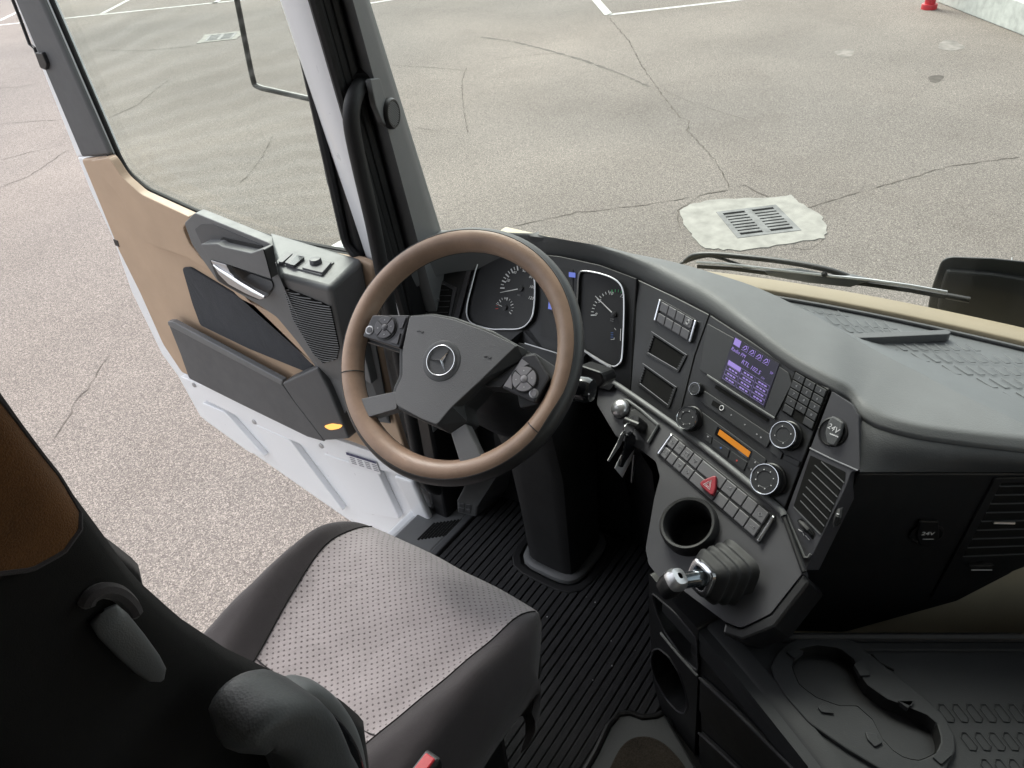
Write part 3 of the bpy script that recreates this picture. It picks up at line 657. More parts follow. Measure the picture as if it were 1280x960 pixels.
# pull recess, pull bar, release lever
def zz(x, y): return (220 + x / 6.4, 250 + y / 6.4)
prism('pull_recess', [zz(150, 235), zz(200, 195), zz(290, 193), zz(690, 362), zz(690, 385), zz(600, 418), zz(360, 352), zz(205, 352)], DP, .0515, .003, M['greyd'], cr, r=.006, bev=0)
prism('pull_bar', [zz(195, 352), zz(330, 350), zz(365, 372), zz(600, 425), zz(690, 392), zz(705, 400), zz(765, 632), zz(262, 470)], DP, .078, .030, M['grey'], cr, r=.006, bev=.005, seg=3)
prism('pull_hollow', [zz(345, 330), zz(365, 300), zz(690, 372), zz(690, 386), zz(600, 416), zz(365, 362)], DP, .054, .003, M['black'], cr, r=.006, bev=0)
prism('lever_recess', [zz(270, 478), zz(768, 640), zz(780, 700), zz(735, 775), zz(660, 802), zz(500, 740), zz(335, 645), zz(285, 520)], DP, .0520, .002, M['black'], cr, r=.008, bev=0)
prism('lever_bowl', [zz(520, 640), zz(600, 590), zz(768, 650), zz(775, 700), zz(725, 760), zz(640, 720)], DP, .0545, .002, M['greyd'], cr, r=.008, bev=0)
lv = [zz(275, 482), zz(400, 520), zz(430, 580), zz(500, 652), zz(600, 715), zz(715, 768), zz(708, 785), zz(670, 798), zz(560, 750), zz(420, 675), zz(340, 595)]
prism('door_release_lever', lv, DP, .080, .012, M['satin'], door, r=.004, bev=.004, seg=3)
tube('lever_edge', [D(*zz(x, y), .083) for x, y in ((300, 520), (350, 560), (430, 610), (520, 670), (620, 730), (708, 776))], [.002, .004, .005, .005, .005, .003], M['chrome'], door, n=8)
tube('trim_seam', [D(*zz(x, y), .0785) for x, y in ((700, 395), (725, 480), (745, 560), (768, 640))], .0012, M['void'], cr, n=6)
# switch plate on the shelf
SZ = Plane((0, 0, SH), (0, 0, 1), (1, 0, 0))
sw = prism('switch_plate', [zz(790, 500), zz(882, 405), zz(1268, 492), zz(1165, 598)], SZ, .006, .010, M['grey'], door, r=.004, bev=.003)
for q in ([zz(815, 490), zz(890, 415), zz(935, 425), zz(850, 498)], [zz(868, 498), zz(940, 428), zz(1025, 448), zz(940, 520)]):
    prism('window_switch', q, SZ, .013, .010, M['button'], sw, r=.003, bev=.003, seg=3)
prism('switch_pit', [zz(905, 512), zz(965, 440), zz(1028, 452), zz(945, 522)], SZ, .0135, .003, M['gloss'], sw, r=.003, bev=0)
prism('mirror_switch_base', [zz(1005, 540), zz(1080, 455), zz(1245, 495), zz(1170, 580)], SZ, .010, .006, M['button'], sw, r=.003, bev=.002)
lathe('mirror_knob', SZ(*zz(1120, 502), .010), (0, 0, 1), [(0, 0), (.0135, 0), (.013, .007), (.011, .010), (0, .011)], M['button'], sw, n=24)
# loudspeaker grille: louvre bars over a dark backing
spk = [(354, 359), (403, 379), (413, 384), (424, 435), (421, 449), (404, 454), (392, 443), (366, 399)]
gp0 = prism('speaker_shade_sheet', spk, FP, .002, .010, M['void'], door, bev=0)
geos = []
def cut(poly, y0, sl):                       # where a gently falling row crosses the grille's outline
    xs = []
    for (xa, ya), (xb, yb) in zip(poly, poly[1:] + poly[:1]):
        fa, fb = ya - (y0 + sl * (xa - 390)), yb - (y0 + sl * (xb - 390))
        if fa * fb < 0: t = fa / (fa - fb); xs.append(xa + (xb - xa) * t)
    return (min(xs), max(xs)) if len(xs) >= 2 else None
for i in range(34):
    y0 = 362 + i * 2.85; c2 = cut(spk, y0, .20)
    if not c2 or c2[1] - c2[0] < 2: continue
    n_s = 6; pts = []
    for j in range(n_s + 1):
        x = c2[0] + (c2[1] - c2[0]) * j / n_s; pts.append(FP(x, y0 + .20 * (x - 390) + 1.2 * math.sin(math.pi * j / n_s), .0040))
    geos.append(tube_geo(pts, .0014, 5))
joined('speaker_louvres', geos, M['grey'], door, kind='stuff')
# courtesy lamp in the foot of the trim
lp = prism('courtesy_lamp', [(404, 533), (414, 530), (428, 532), (424, 536), (412, 538)], DP, PX + .015, .006, M['lamp'], door, r=.012, n=6, bev=.002, seg=3)
# latch notch and release rod at the rear edge
prism('latch_notch', [(141, 299), (147, 301), (149, 309), (144, 307)], DP, .0215, .020, M['black'], door, bev=.001)
tube('check_rod', [D(u, v, .012) for u, v in ((-8, -60), (8, -20), (24, 20), (37, 55), (43, 60), (48, 72))], .0045, M['black'], door, n=8)
prism('rod_clip', [(43, 66), (52, 66), (58, 80), (57, 88), (50, 85)], DP, .028, .016, M['black'], door, r=.004, bev=.002)

# ------------------------------------------------------------------ outside mirror seen through the door glass
mx = thing('door_mirror', at(425, 280, X=1.30), 'dark outside mirror housing with thin tube bracket, seen through door glass', 'mirror')
tube('bracket_tube', spline([at(u, v, X=1.34) for u, v in ((287, -40), (297, 4), (306, 50), (316, 98), (322, 108), (345, 114), (390, 124))], 5), .0075, M['black'], mx, n=10)
hs_ = [(378, 60), (392, 105), (399, 150), (401, 190), (407, 225), (416, 250), (430, 265), (452, 300), (462, 300), (430, 180), (404, 70)]
prism_pts('mirror_housing', rounded([at(u, v, X=1.30) for u, v in hs_], .01), (.10, 0.02, 0), M['soft'], mx, bev=.02, seg=4)
ft = at(446, 306, X=1.26)
lathe('mirror_foot', ft, (0, 0, 1), [(0, .05), (.022, .048), (.032, .03), (.035, 0), (.03, -.03), (.0, -.05)], M['greyd'], mx, n=20)
prism_pts('mount_arm', [at(u, v, X=1.22) for u, v in ((404, 312), (450, 300), (470, 330), (440, 335))], (.2, 0, 0), M['white'], mx, bev=.01)
# ------------------------------------------------------------------ dashboard
dash = thing('dashboard', (1.2, .3, 1.5), 'wraparound dark grey truck dashboard with instruments, radio and vents', 'dashboard')
pA0 = at(1000, 455, Z=1.93); eA = rad(36); dl = unit((.352, .936, 0)); hn = np.array([-dl[1], dl[0], 0])
PA = Plane(pA0, hn * math.cos(eA) + np.array([0, 0, math.sin(eA)]))            # radio panel, turned to the driver
eB = rad(54); PB = Plane(PA(900, 578), hn * math.cos(eB) + np.array([0, 0, math.sin(eB)]))   # lower shelf with button row
PC = Plane(PA(792, 420), (-.809, 0, .588))                                      # instruments
PLn = Plane(PC(578, 380), (-.72, -.34, .58))                                    # left end
PD = Plane(PA(1074, 588), (-.866, -.5, -.10))                                   # passenger side face
def tile(pl, q, s0, s1, t0, t1, h):
    """part of a four cornered field TL,TR,BR,BL of the plane"""
    TL, TR, BR, BL = [pl(u, v, h) for u, v in q]
    f = lambda s, t: lerp(lerp(TL, TR, s), lerp(BL, BR, s), t)
    return [f(s0, t0), f(s1, t0), f(s1, t1), f(s0, t1)]
def fieldpt(pl, q, s, t, h): return tile(pl, q, s, s, t, t, h)[0]
def tile_prism(name, pl, q, s0, s1, t0, t1, h, dep, mat, parent, bev=.001, r=0, **k):
    p = tile(pl, q, s0, s1, t0, t1, h)
    if r: p = rounded(p, r, 3)
    return prism_pts(name, p, -pl.n * dep, mat, parent, bev=bev, **k)
# ---- soft top
near = [(545, 322), (590, 315), (640, 315), (700, 321), (750, 331), (796, 347), (842, 368), (887, 391), (940, 424), (987, 457), (1037, 485), (1062, 500), (1078, 523), (1110, 537), (1165, 549), (1280, 563), (1420, 575)]
crest = [(552, 288), (600, 291), (650, 294), (690, 299), (740, 308), (790, 317), (840, 327), (890, 341), (940, 357), (985, 377), (1040, 406), (1075, 427), (1110, 446), (1150, 466), (1200, 492), (1280, 530), (1420, 600)]
n_ = len(near); zN, zK = [], []
for i in range(n_):
    t_ = i / (n_ - 1)
    zN.append(np.interp(i, [0, 4, 8, 10, 12, 16], [1.935, 1.93, 1.93, 1.92, 1.899, 1.893]))
    zK.append(np.interp(i, [0, 4, 7, 9, 11, 13, 16], [1.972, 1.968, 1.955, 1.935, 1.915, 1.905, 1.90]))
Np = [at(u, v, Z=z) for (u, v), z in zip(near, zN)]; Kp = [at(u, v, Z=z) for (u, v), z in zip(crest, zK)]
Np.append(np.array([1.36, -1.03, 1.89])); Kp.append(np.array([1.40, -1.03, 1.90]))
Np.insert(0, np.array([1.08, 1.10, 1.925])); Kp.insert(0, np.array([1.17, 1.11, 1.965]))
Np, Kp = [np.array(p) for p in spline(Np, 4)], [np.array(p) for p in spline(Kp, 4)]
rows = [[] for _ in range(8)]
for a, k in zip(Np, Kp):
    o = np.array([k[0] - a[0], k[1] - a[1], 0]); L = np.linalg.norm(o); o = o / max(L, 1e-4); L = max(L, .05)
    hgt = max(k[2] - a[2], .008) + .004
    rr = min(.036, L * .5, hgt * 1.3 + .006)
    rows[0].append(a + o * .012 + np.array([0, 0, -.05])); rows[1].append(a.copy())
    rows[2].append(a + o * .002 + np.array([0, 0, hgt * .35])); rows[3].append(a + o * .010 + np.array([0, 0, hgt * .70]))
    rows[4].append(a + o * rr * .55 + np.array([0, 0, hgt * .93])); rows[5].append(a + o * rr * 1.1 + np.array([0, 0, hgt]))
    rows[6].append(lerp(a + o * rr * 1.1 + np.array([0, 0, hgt]), k, .6) + np.array([0, 0, .001])); rows[7].append(k)
top = grid('soft_top', rows, M['soft'], dash, angle=70)
# ---- shelf between the crest and the windscreen, with raised loop ribs
FPs = []
for k in Kp:
    y = k[1] if k[1] > -.5 else k[1]
    FPs.append(np.array([WX(y, 1.885) - .045, y, 1.888]))
mid = []
for i, (k, f) in enumerate(zip(Kp, FPs)):
    mid.append([k, lerp(k, f, .3) * np.array([1, 1, 0]) + np.array([0, 0, 1.893 if k[2] < 1.93 else lerp(k, f, .3)[2] - .02]), lerp(k, f, .65) * np.array([1, 1, 0]) + np.array([0, 0, 1.889]), f])
tray = grid('shelf', [list(r) for r in zip(*mid)], M['tray'], dash, angle=60)
TP = Plane((0, 0, 1.8935), (0, 0, 1), (1, 0, 0))
def z8(x, y): return (960 + x / 4, 300 + y / 4)
geos = []
for (x0, y0, x1, y1, vx, vy, st_) in ((180, 335, 350, 352, 32, 26, 42), (240, 375, 590, 402, 45, 42, 48), (370, 428, 660, 440, 34, 30, 46), (520, 515, 1000, 520, 48, 32, 52), (600, 562, 1330, 575, 62, 42, 58), (690, 622, 1400, 635, 66, 44, 60), (795, 685, 1450, 698, 76, 46, 62), (910, 752, 1500, 768, 86, 52, 66), (1040, 824, 1560, 842, 92, 55, 70), (1165, 895, 1600, 915, 96, 60, 74)):
    n = int((x1 - x0) / st_)
    for i in range(n + 1):
        x, y = x0 + i * st_, y0 + (y1 - y0) * i / max(n, 1)
        w_ = st_ * .62
        pts = [TP(*z8(x, y)), TP(*z8(x + vx * .85, y + vy * .85)), TP(*z8(x + vx + 6, y + vy + 3)), TP(*z8(x + vx * .9 + w_, y + vy * .9 + 6))]
        geos.append(tube_geo(pts, .0007, 4))
joined('loop_ribs', geos, M['tray'], dash, kind='stuff')
prism('shelf_divider', [z8(395, 470), z8(520, 462), z8(890, 448), z8(918, 458), z8(905, 470), z8(560, 486), z8(425, 490)], TP, .012, .016, M['greyd'], dash, r=.004, bev=.003)
# cream sill strip along the glass
sy = np.linspace(-1.0, .78, 30); rws = []
for dx, z in ((-.068, 1.884), (-.066, 1.9005), (-.062, 1.903), (-.02, 1.898), (-.004, 1.894)):
    rws.append([(WX(y, 1.885) + dx, y, z) for y in sy])
grid('sill_strip', rws, M['cream'], dash, angle=60)
tube('shelf_rim', [(WX(y, 1.885) - .072, y, 1.892) for y in sy], .004, M['greyd'], dash, n=8)
# ---- radio panel
pa_px = [(797, 349), (842, 370), (887, 393), (940, 427), (987, 460), (1037, 486), (1034, 496), (979, 641), (880, 556), (788, 490)]
prism('radio_panel', pa_px, PA, 0, .05, M['panel'], dash, bev=.002)
tube('panel_seam_or_glow_edge', [PA(u, v, .0006) for u, v in ((887, 392), (868, 445), (845, 537))], .0012, M['void'], dash, n=5)
tube('panel_seam_or_glow_edge', [PA(u, v, .0006) for u, v in ((796, 350), (793, 420), (787, 491))], .0012, M['void'], dash, n=5)
# switch block, 4 x 2
Q = [(824.4, 374.4), (868.8, 400), (861, 427.5), (817.5, 400.6)]
sb = tile_prism('switch_block', PA, Q, -.03, 1.03, -.04, 1.04, .003, .004, M['black'], dash, r=.003)
for i in range(4):
    for r_, (t0, t1) in enumerate(((.03, .46), (.56, .97))):
        tile_prism('rocker', PA, Q, .06 + i * .225, .06 + i * .225 + .215, t0, t1, .0075, .006, M['button'], sb, bev=.0012)
for s in (0, 1): tile_prism('end_cap', PA, Q, s - .025, s + .035, 0.0, 1.0, .0085, .008, M['chrome'], sb, bev=.0015)
c = fieldpt(PA, Q, .84, .24, .008)
for rr in (.0048, .0028): tube('symbol', [c + PA.e1 * rr * math.cos(a) + PA.e2 * rr * math.sin(a) for a in np.linspace(0, 2 * math.pi, 16)[:-1]], .0004, M['mark'], sb, n=4, closed=True)
# two empty slots
for q in ([(814.4, 414.4), (858.8, 443.8), (847.5, 466), (805.6, 442)], [(803.4, 454), (845.6, 484), (836, 511), (796, 480)]):
    O = tile(PA, q, 0, 1, 0, 1, .003); I = tile(PA, q, .07, .95, .09, .88, .003)
    sl = ring_pts('empty_slot', rounded(O, .003, 2), rounded(I, .003, 2), -PA.n * .003, M['panel'], dash, bev=.0008)
    prism_pts('slot_shade', tile(PA, q, .07, .95, .09, .88, .0008), -PA.n * .0006, M['void'], sl, bev=0)
    tube('slot_edge', tile(PA, q, .0, 1, .0, 0, .0034)[:2], .0007, M['markdim'], sl, n=4)
    tube('slot_edge', tile(PA, q, .08, .95, .88, .88, .0034)[:2], .0007, M['markdim'], sl, n=4)
    for s in (.07, .95):
        for j in range(6): tile_prism('slot_tooth', PA, q, s - .02, s + .02, .16 + j * .12, .22 + j * .12, .0034, .003, M['panel2'], sl, bev=0)
# head unit with screen
HU = [(885, 400), (1033, 489), (985, 600), (852, 500)]
SC = [(918, 420), (974, 455), (955, 509), (900, 473)]
fascia = prism('radio_fascia', [(884, 404), (938, 434), (986, 466), (990, 480), (968, 523), (886, 470), (874, 462)], PA, .003, .003, M['key'], dash, r=.004, bev=.001)
scr = tile_prism('screen', PA, SC, 0, 1, 0, 1, .0042, .001, M['screen'], dash, bev=.0003)
rgt, upv = unit(PA(974, 455) - PA(918, 420)), None
upv = unit(np.cross(PA.n, rgt)); upv = upv if upv[2] > 0 else -upv
sw_ = np.linalg.norm(PA(974, 455) - PA(918, 420)); sh_ = np.linalg.norm(PA(918, 420) - PA(900, 473))
tile_prism('active_tab', PA, SC, .03, .17, .02, .17, .0048, .0004, M['lilac'], scr, bev=0)
for i in range(4):
    s = .22 + i * .155; c = fieldpt(PA, SC, s + .06, .10, .0048)
    tube('menu_icon', [c + rgt * sw_ * x + upv * sh_ * y for x, y in ((-.035, -.035), (-.01, .04), (.02, .045), (.035, -.01), (.0, -.045))], .0009, M['lilac'], scr, n=4)
    tube('menu_line', [fieldpt(PA, SC, s, .17, .0048), fieldpt(PA, SC, s + .12, .17, .0048), fieldpt(PA, SC, s + .125, .03, .0048)], .0004, M['lilac'], scr, n=4)
lettering('Radio FM', fieldpt(PA, SC, .19, .27, .0046), rgt, upv, .0088, M['lilac'], scr)
lettering('RTL 102.5', fieldpt(PA, SC, .52, .40, .0046), rgt, upv, .0105, M['lilac'], scr)
lettering('FM', fieldpt(PA, SC, .80, .47, .0046), rgt, upv, .006, M['lilacd'], scr)
lettering('TP', fieldpt(PA, SC, .92, .27, .0046), rgt, upv, .006, M['lilac'], scr)
for r_ in range(4):
    for c_ in range(3):
        s0, t0 = .05 + c_ * .315, .53 + r_ * .112
        if r_ == 0 and c_ == 0:
            tile_prism('preset_active', PA, SC, s0, s0 + .29, t0, t0 + .10, .0048, .0004, M['lilac'], scr, bev=0); continue
        O = tile(PA, SC, s0, s0 + .29, t0, t0 + .098, .0048)
        tube('preset_frame', O, .00045, M['lilacd'], scr, n=4, closed=True)
        for k in range(3):
            a = .05 + k * .068 + random.uniform(0, .012); tile_prism('preset_text', PA, SC, s0 + a, s0 + a + .05, t0 + .035, t0 + .068, .0047, .0003, M['lilac'], scr, bev=0)
tube('fascia_ledge', [PA(u, v, .0055) for u, v in ((884, 469), (925, 496), (968, 523))], .0022, M['grey'], dash, n=6)
prism('disc_slot', [(895, 481), (960, 523), (958, 527), (893, 485)], PA, .0035, .0005, M['void'], dash, bev=0)
prism('media_flap', [(880, 488), (966, 545), (958, 560), (872, 500)], PA, .0032, .003, M['key'], dash, r=.003, bev=.001)
prism('jack_bay', [(891, 500), (901, 506), (899, 512), (889, 506)], PA, .0042, .001, M['void'], dash, r=.001, bev=0)
c = PA(902, 510, .0045); tube('jack_ring', [c + PA.e1 * .0042 * math.cos(a) + PA.e2 * .0042 * math.sin(a) for a in np.linspace(0, 2 * math.pi, 17)[:-1]], .0009, M['mark'], dash, n=5, closed=True)
for u, v in ((914, 519), (931, 531), (946, 543), (951, 547)): lathe('media_symbol', PA(u, v, .0034), PA.n, [(0, 0), (.0018, 0), (.0012, .0006), (0, .0006)], M['markdim'], dash, n=5)
prism('climate_fascia', [(868, 508), (958, 574), (950, 598), (930, 604), (852, 545), (850, 530)], PA, .0028, .003, M['key'], dash, r=.004, bev=.001)
prism('climate_bezel', [(897, 533), (940, 564), (936, 575), (893, 543)], PA, .0036, .001, M['gloss'], dash, r=.001, bev=0)
prism('climate_display', [(899.7, 536.6), (938, 565), (935, 571.5), (897, 543)], PA, .0044, .001, M['amber'], dash, bev=0)
for q in ([(891, 548), (912, 562), (909, 572.5), (889.5, 557.5)], [(914.5, 564), (934, 577.6), (929.5, 588.5), (911, 574)], [(882, 541), (890, 546), (888.5, 555), (879, 548)], [(940, 572), (950, 580), (945, 592), (934, 583)]):
    prism('climate_key', q, PA, .0048, .003, M['button'] if False else M['key'], dash, r=.001, bev=.0008)
for (u, v), mt in (((901, 560), M['blueprint']), ((921, 576), M['redprint']), ((944, 578), M['markdim']), ((939, 587), M['markdim']), ((885, 546), M['markdim'])):
    lathe('key_symbol', PA(u, v, .0049), PA.n, [(0, 0), (.0019, 0), (.0013, .0006), (0, .0006)], mt, dash, n=6)
# keypad
KQ = [(994, 464), (1034, 487.5), (1015, 537.5), (977, 513)]
kp = tile_prism('keypad', PA, KQ, -.02, 1.02, -.02, 1.02, .002, .002, M['void'], dash, bev=.0005)
digs = '123456789*0#'
for r_ in range(5):
    for c_ in range(3):
        if r_ == 4 and c_ == 1: continue
        tile_prism('keypad_key', PA, KQ, c_ / 3 + .015, (c_ + 1) / 3 - .015, r_ / 5 + .012, (r_ + 1) / 5 - .012, .0042, .003, M['key'], kp, bev=.0008)
        if r_ < 4: lettering(digs[r_ * 3 + c_], fieldpt(PA, KQ, c_ / 3 + .17, r_ / 5 + .1, .0042), rgt, upv, .0062, M['markdim'], kp)
def knob(u, v, r, h, dots=0, face='key'):
    k = lathe('knob', PA(u, v, .002), PA.n, [(r * 1.12, 0), (r * 1.12, .003), (r * 1.05, .004), (r * 1.05, h * .6), (r * 1.03, h * .75)], M['black'], dash, n=40)
    lathe('knob_ring', PA(u, v, .002), PA.n, [(r * 1.03, h * .7), (r * 1.02, h * .95), (r * 1.0, h), (r * .965, h), (r * .93, h * .93)], M['chrome'], k, n=40)
    lathe('knob_face', PA(u, v, .002), PA.n, [(r * .94, h * .93), (r * .55, h * .95), (r * .52, h * .9), (0, h * .9)], M['key'], k, n=40)
    for j in range(dots):
        a = 2 * math.pi * j / dots + .6
        q = PA(u, v, .002) + PA.n * (h * .96) + (PA.e1 * math.cos(a) + PA.e2 * math.sin(a)) * r * .62
        lathe('knob_mark', q, PA.n, [(0, -.0004), (.0013, -.0004), (.0009, .0003), (0, .0003)], M['mark'], k, n=5)
knob(872, 487, .0115, .012); knob(865, 524, .0215, .02, 6); knob(985, 545, .0225, .02, 4); knob(963, 600, .0255, .022, 8)
for q in ([(966, 556), (978, 566), (975, 574), (962, 563)], [(981, 568), (1000, 577), (997, 584), (978, 574)]): prism('audio_key', q, PA, .004, .003, M['key'], dash, r=.001, bev=.0008)
# socket + vent piece right of the seam
vp = [(1040, 489), (1064, 505), (1073, 520), (1075, 588), (1064, 590), (1056, 612), (1006, 714), (982, 643), (1010, 568)]
vent = prism('vent_panel', vp, PA, .002, .05, M['panel2'], dash, r=.003, bev=.002)
tube('panel_line', [PA(u, v, .003) for u, v in ((1012, 560), (1038, 573), (1072, 588))], .0012, M['markdim'], dash, n=5)
def socket(pl, u, v, r, lid, txt_px, e1, e2, par):
    s = lathe('power_socket', pl(u, v, .002), pl.n, [(r * 1.12, 0), (r * 1.12, .002), (r * 1.0, .003), (r * .96, .0015), (r * .9, .0012), (0, .001)], M['black'], par, n=36)
    prism('socket_lid', lid, pl, .007 if pl is not PA else .011, .006 if pl is not PA else .010, M['greyd'] if pl is PA else M['black'], s, r=.003, bev=.002)
    lettering('24V', pl(*txt_px, .0112 if pl is PA else .0072), e1, e2, .0125, M['mark'], s)
    for j in range(4):
        c = pl(txt_px[0] - 3.5 + j * 2.6, txt_px[1] + 6.5 + j * 1.0, .0114) if pl is PA else pl(txt_px[0] - 5 + j * 3.4, txt_px[1] + 7, .0074)
        prism_pts('socket_print', [c - e1 * .002 - e2 * .0008, c + e1 * .002 - e2 * .0008, c + e1 * .002 + e2 * .0008, c - e1 * .002 + e2 * .0008], -pl.n * .0003, M['mark'], s, bev=0)
    return s
socket(PA, 1041, 540, .0215, [(1040, 519.4), (1054, 528), (1050, 544), (1043, 557.5), (1034, 555), (1031, 541), (1035, 527)], (1042, 536), rgt, upv, dash)
VQ = [(1013, 569), (1057, 590), (1056, 600), (1027, 667), (992, 632)]
prism('vent_throat', VQ, PA, .0026, .0006, M['void'], vent, r=.002, bev=0)
def z7(x, y): return (960 + x / 6, 560 + y / 6)
vl = [(400, 100), (350, 125), (330, 180), (305, 235), (285, 288), (262, 340), (243, 392), (192, 440)]; vr = [(570, 258), (546, 310), (521, 365), (496, 420), (471, 475), (446, 530), (422, 585), (392, 646)]
for a, b in zip(vl, vr):
    p, q = PA(*z7(*a), .004), PA(*z7(*b), .004)
    prism_pts('vent_slat', [p, q, q - PA.e2 * .0014, p - PA.e2 * .0014], -PA.n * .004, M['grey'], vent, bev=0)
prism('thumbwheel_bay_shade', [z7(215, 545), z7(250, 525), z7(355, 640), z7(335, 690)], PA, .0030, .0006, M['void'], vent, r=.002, bev=0)
tube('thumbwheel', [PA(*z7(x, y), h) for x, y, h in ((235, 550, .002), (265, 580, .006), (300, 615, .006), (330, 650, .002))], [.003, .006, .006, .003], M['rubber'], vent, n=8)
for a, b in (((228, 610), (262, 632)), ((262, 640), (270, 655)), ((280, 655), (310, 690))): tube('vent_mark', [PA(*z7(*a), .0032), PA(*z7(*b), .0032)], .0008, M['mark'], vent, n=4)
tube('vent_lip', [PA(*z7(x, y), .003) for x, y in ((140, 500), (180, 600), (240, 740), (275, 820), (300, 822), (320, 795))], .0022, M['grey'], vent, n=6)
# small thumbwheel on the edge of the panel
prism('edge_wheel_bay', [(1046, 636), (1054, 634), (1050, 655), (1041, 660)], PA, .0032, .003, M['black'], vent, r=.002, bev=.001)
tube('edge_wheel', [PA(1050, 637, .004), PA(1048, 646, .008), PA(1044, 656, .004)], [.004, .006, .004], M['rubber'], vent, n=8)
tube('edge_wheel_mark', [PA(1046, 642, .0125), PA(1049, 643, .0125)], .001, M['mark'], vent, n=4)
# ---- passenger side face
pf_top = [p for p in Np[44:]]
def onPD(p):
    # point of PD straight below/behind p, at the seam level
    q = np.array([p[0], p[1], 1.80]); return q
seam_px = [(1075 + 20 * i, 590) for i in range(0, 24)]
seamp = [PD(u, v, .004) for u, v in seam_px]
topr = []
for s in seamp:
    # nearest point of the soft edge in plan along the face direction
    d = [abs(np.dot(p[:2] - s[:2], (.5, -.866))) for p in Np[46:]]; topr.append(Np[46:][int(np.argmin(d))] + np.array([0, 0, .0]))
rowsf = [[t + np.array([-.001, -.001, -.004]) for t in topr], [lerp(t, s, .25) + np.array([-.008, -.006, 0]) for t, s in zip(topr, seamp)], [lerp(t, s, .6) + np.array([-.006, -.004, 0]) for t, s in zip(topr, seamp)], seamp]
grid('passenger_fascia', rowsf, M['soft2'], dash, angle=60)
prism('glovebox_panel', [(1074, 592), (1180, 592), (1280, 592), (1440, 592), (1440, 640), (1282, 704), (1262, 718), (1196, 752), (1062, 789), (1000, 800), (960, 792), (1004, 716), (1040, 660)], PD, 0, .06, M['panel'], dash, bev=.003)
rgD = unit(PD(1200, 660) - PD(1120, 660)); upD = unit(np.cross(PD.n, rgD)); upD = upD if upD[2] > 0 else -upD
socket(PD, 1158, 667, .024, [(1150, 652), (1174, 653), (1174, 674), (1168, 684), (1150, 683), (1146, 670)], (1160, 667), rgD, upD, dash)
pv = prism('passenger_vent', [(1244, 598), (1300, 596), (1440, 596), (1380, 650), (1330, 690), (1262, 716), (1180, 750), (1164, 748)], PD, .004, .006, M['panel'], dash, r=.004, bev=.002)
prism('vent_throat', [(1252, 604), (1420, 602), (1350, 660), (1300, 694), (1204, 696)], PD, .0046, .0006, M['void'], pv, r=.003, bev=0)
for k in range(9):
    t_ = k / 8; a = (1250 - 46 * t_, 608 + 88 * t_); b = (1415 - 120 * t_, 606 + 86 * t_)
    p, q = PD(*a, .0065), PD(*b, .0065); prism_pts('vent_slat', [p, q, q - np.array([0, 0, .0013]), p - np.array([0, 0, .0013])], -PD.n * .004, M['greyd'], pv, bev=0)
tube('vent_tab', [PD(1242, 653, .009), PD(1268, 653.5, .009)], .0028, M['satin'], pv, n=8)
tube('thumbwheel', [PD(1212, 706, .006), PD(1228, 706, .009), PD(1240, 706, .006)], [.003, .005, .003], M['rubber'], pv, n=8)
tube('vent_mark', [PD(1214, 712.5, .0055), PD(1240, 712.5, .0055)], .0008, M['mark'], pv, n=4)
PE = Plane(PD.p - PD.n * .12, (-.866, -.5, .15))
prism('footwell_wall', [(990, 835), (1600, 835), (1600, 560), (990, 700)], PE, 0, .03, M['bulkhead'], dash, bev=0)
# dark core that closes the inside of the dashboard
core = [np.array([1.22, 1.09, 1.86]), PC(600, 400, -.06), PA(792, 420, -.06), PA(980, 560, -.08), PD(1090, 640, -.075), PD(1400, 640, -.075), np.array([1.34, -1.03, 1.80]), np.array([1.42, -1.03, 1.85]), np.array([1.42, 1.08, 1.85])]
prism_pts('core', [np.array([p[0], p[1], 1.80]) for p in core], (0, 0, -.62), M['black'], dash, bev=.004)
# ---- shelf with the button row, cup ring and lever
pb = [(750, 468), (800, 504), (880, 563), (980, 646), (1004, 715), (963, 767), (926, 785), (906, 777), (850, 735), (826, 724), (811, 706), (807, 686), (818, 622), (825, 596), (820, 577), (802, 563), (770, 545), (746, 505)]
cax = unit(PB.n * .8 + np.array([0, 0, .25])); cc = PB(861, 656, .010); RCUP = .0465
hole = []
for j in range(40):
    a = 2 * math.pi * j / 40; e_a = unit(np.cross((0, 0, 1), cax)); e_b = np.cross(cax, e_a); q = cc + (e_a * math.cos(a) + e_b * math.sin(a)) * RCUP
    q = q - cax * (np.dot(q - PB.p, PB.n) / np.dot(cax, PB.n)); hole.append(q)
prism_holes('button_shelf', rounded([PB(u, v, 0) for u, v in pb], .006), [hole], -PB.n * .035, M['panel2'], dash, bev=.004, seg=3)
tube('shelf_rail', spline([PB(u, v, .004) for u, v in ((748, 466), (800, 501), (880, 559), (968, 631), (980, 645))], 4), .0062, M['grey'], dash, n=10)
tube('shelf_edge', [PB(u, v, .003) for u, v in ((980, 645), (1005, 715))], .0045, M['black'], dash, n=8)
prism('shelf_skirt', [(1004, 716), (963, 768), (926, 786), (906, 778), (903, 792), (928, 800), (968, 784), (1012, 728)], PB, -.002, .09, M['black'], dash, bev=.004)
BQ = [(839.4, 542.5), (967, 645), (947, 676), (822, 567)]
br_ = tile_prism('button_row', PB, BQ, -.012, 1.015, -.05, 1.05, .003, .005, M['black'], dash, r=.003)
cols = [.012, .085, .16, .245, .335, .577, .675, .773, .867, .965]
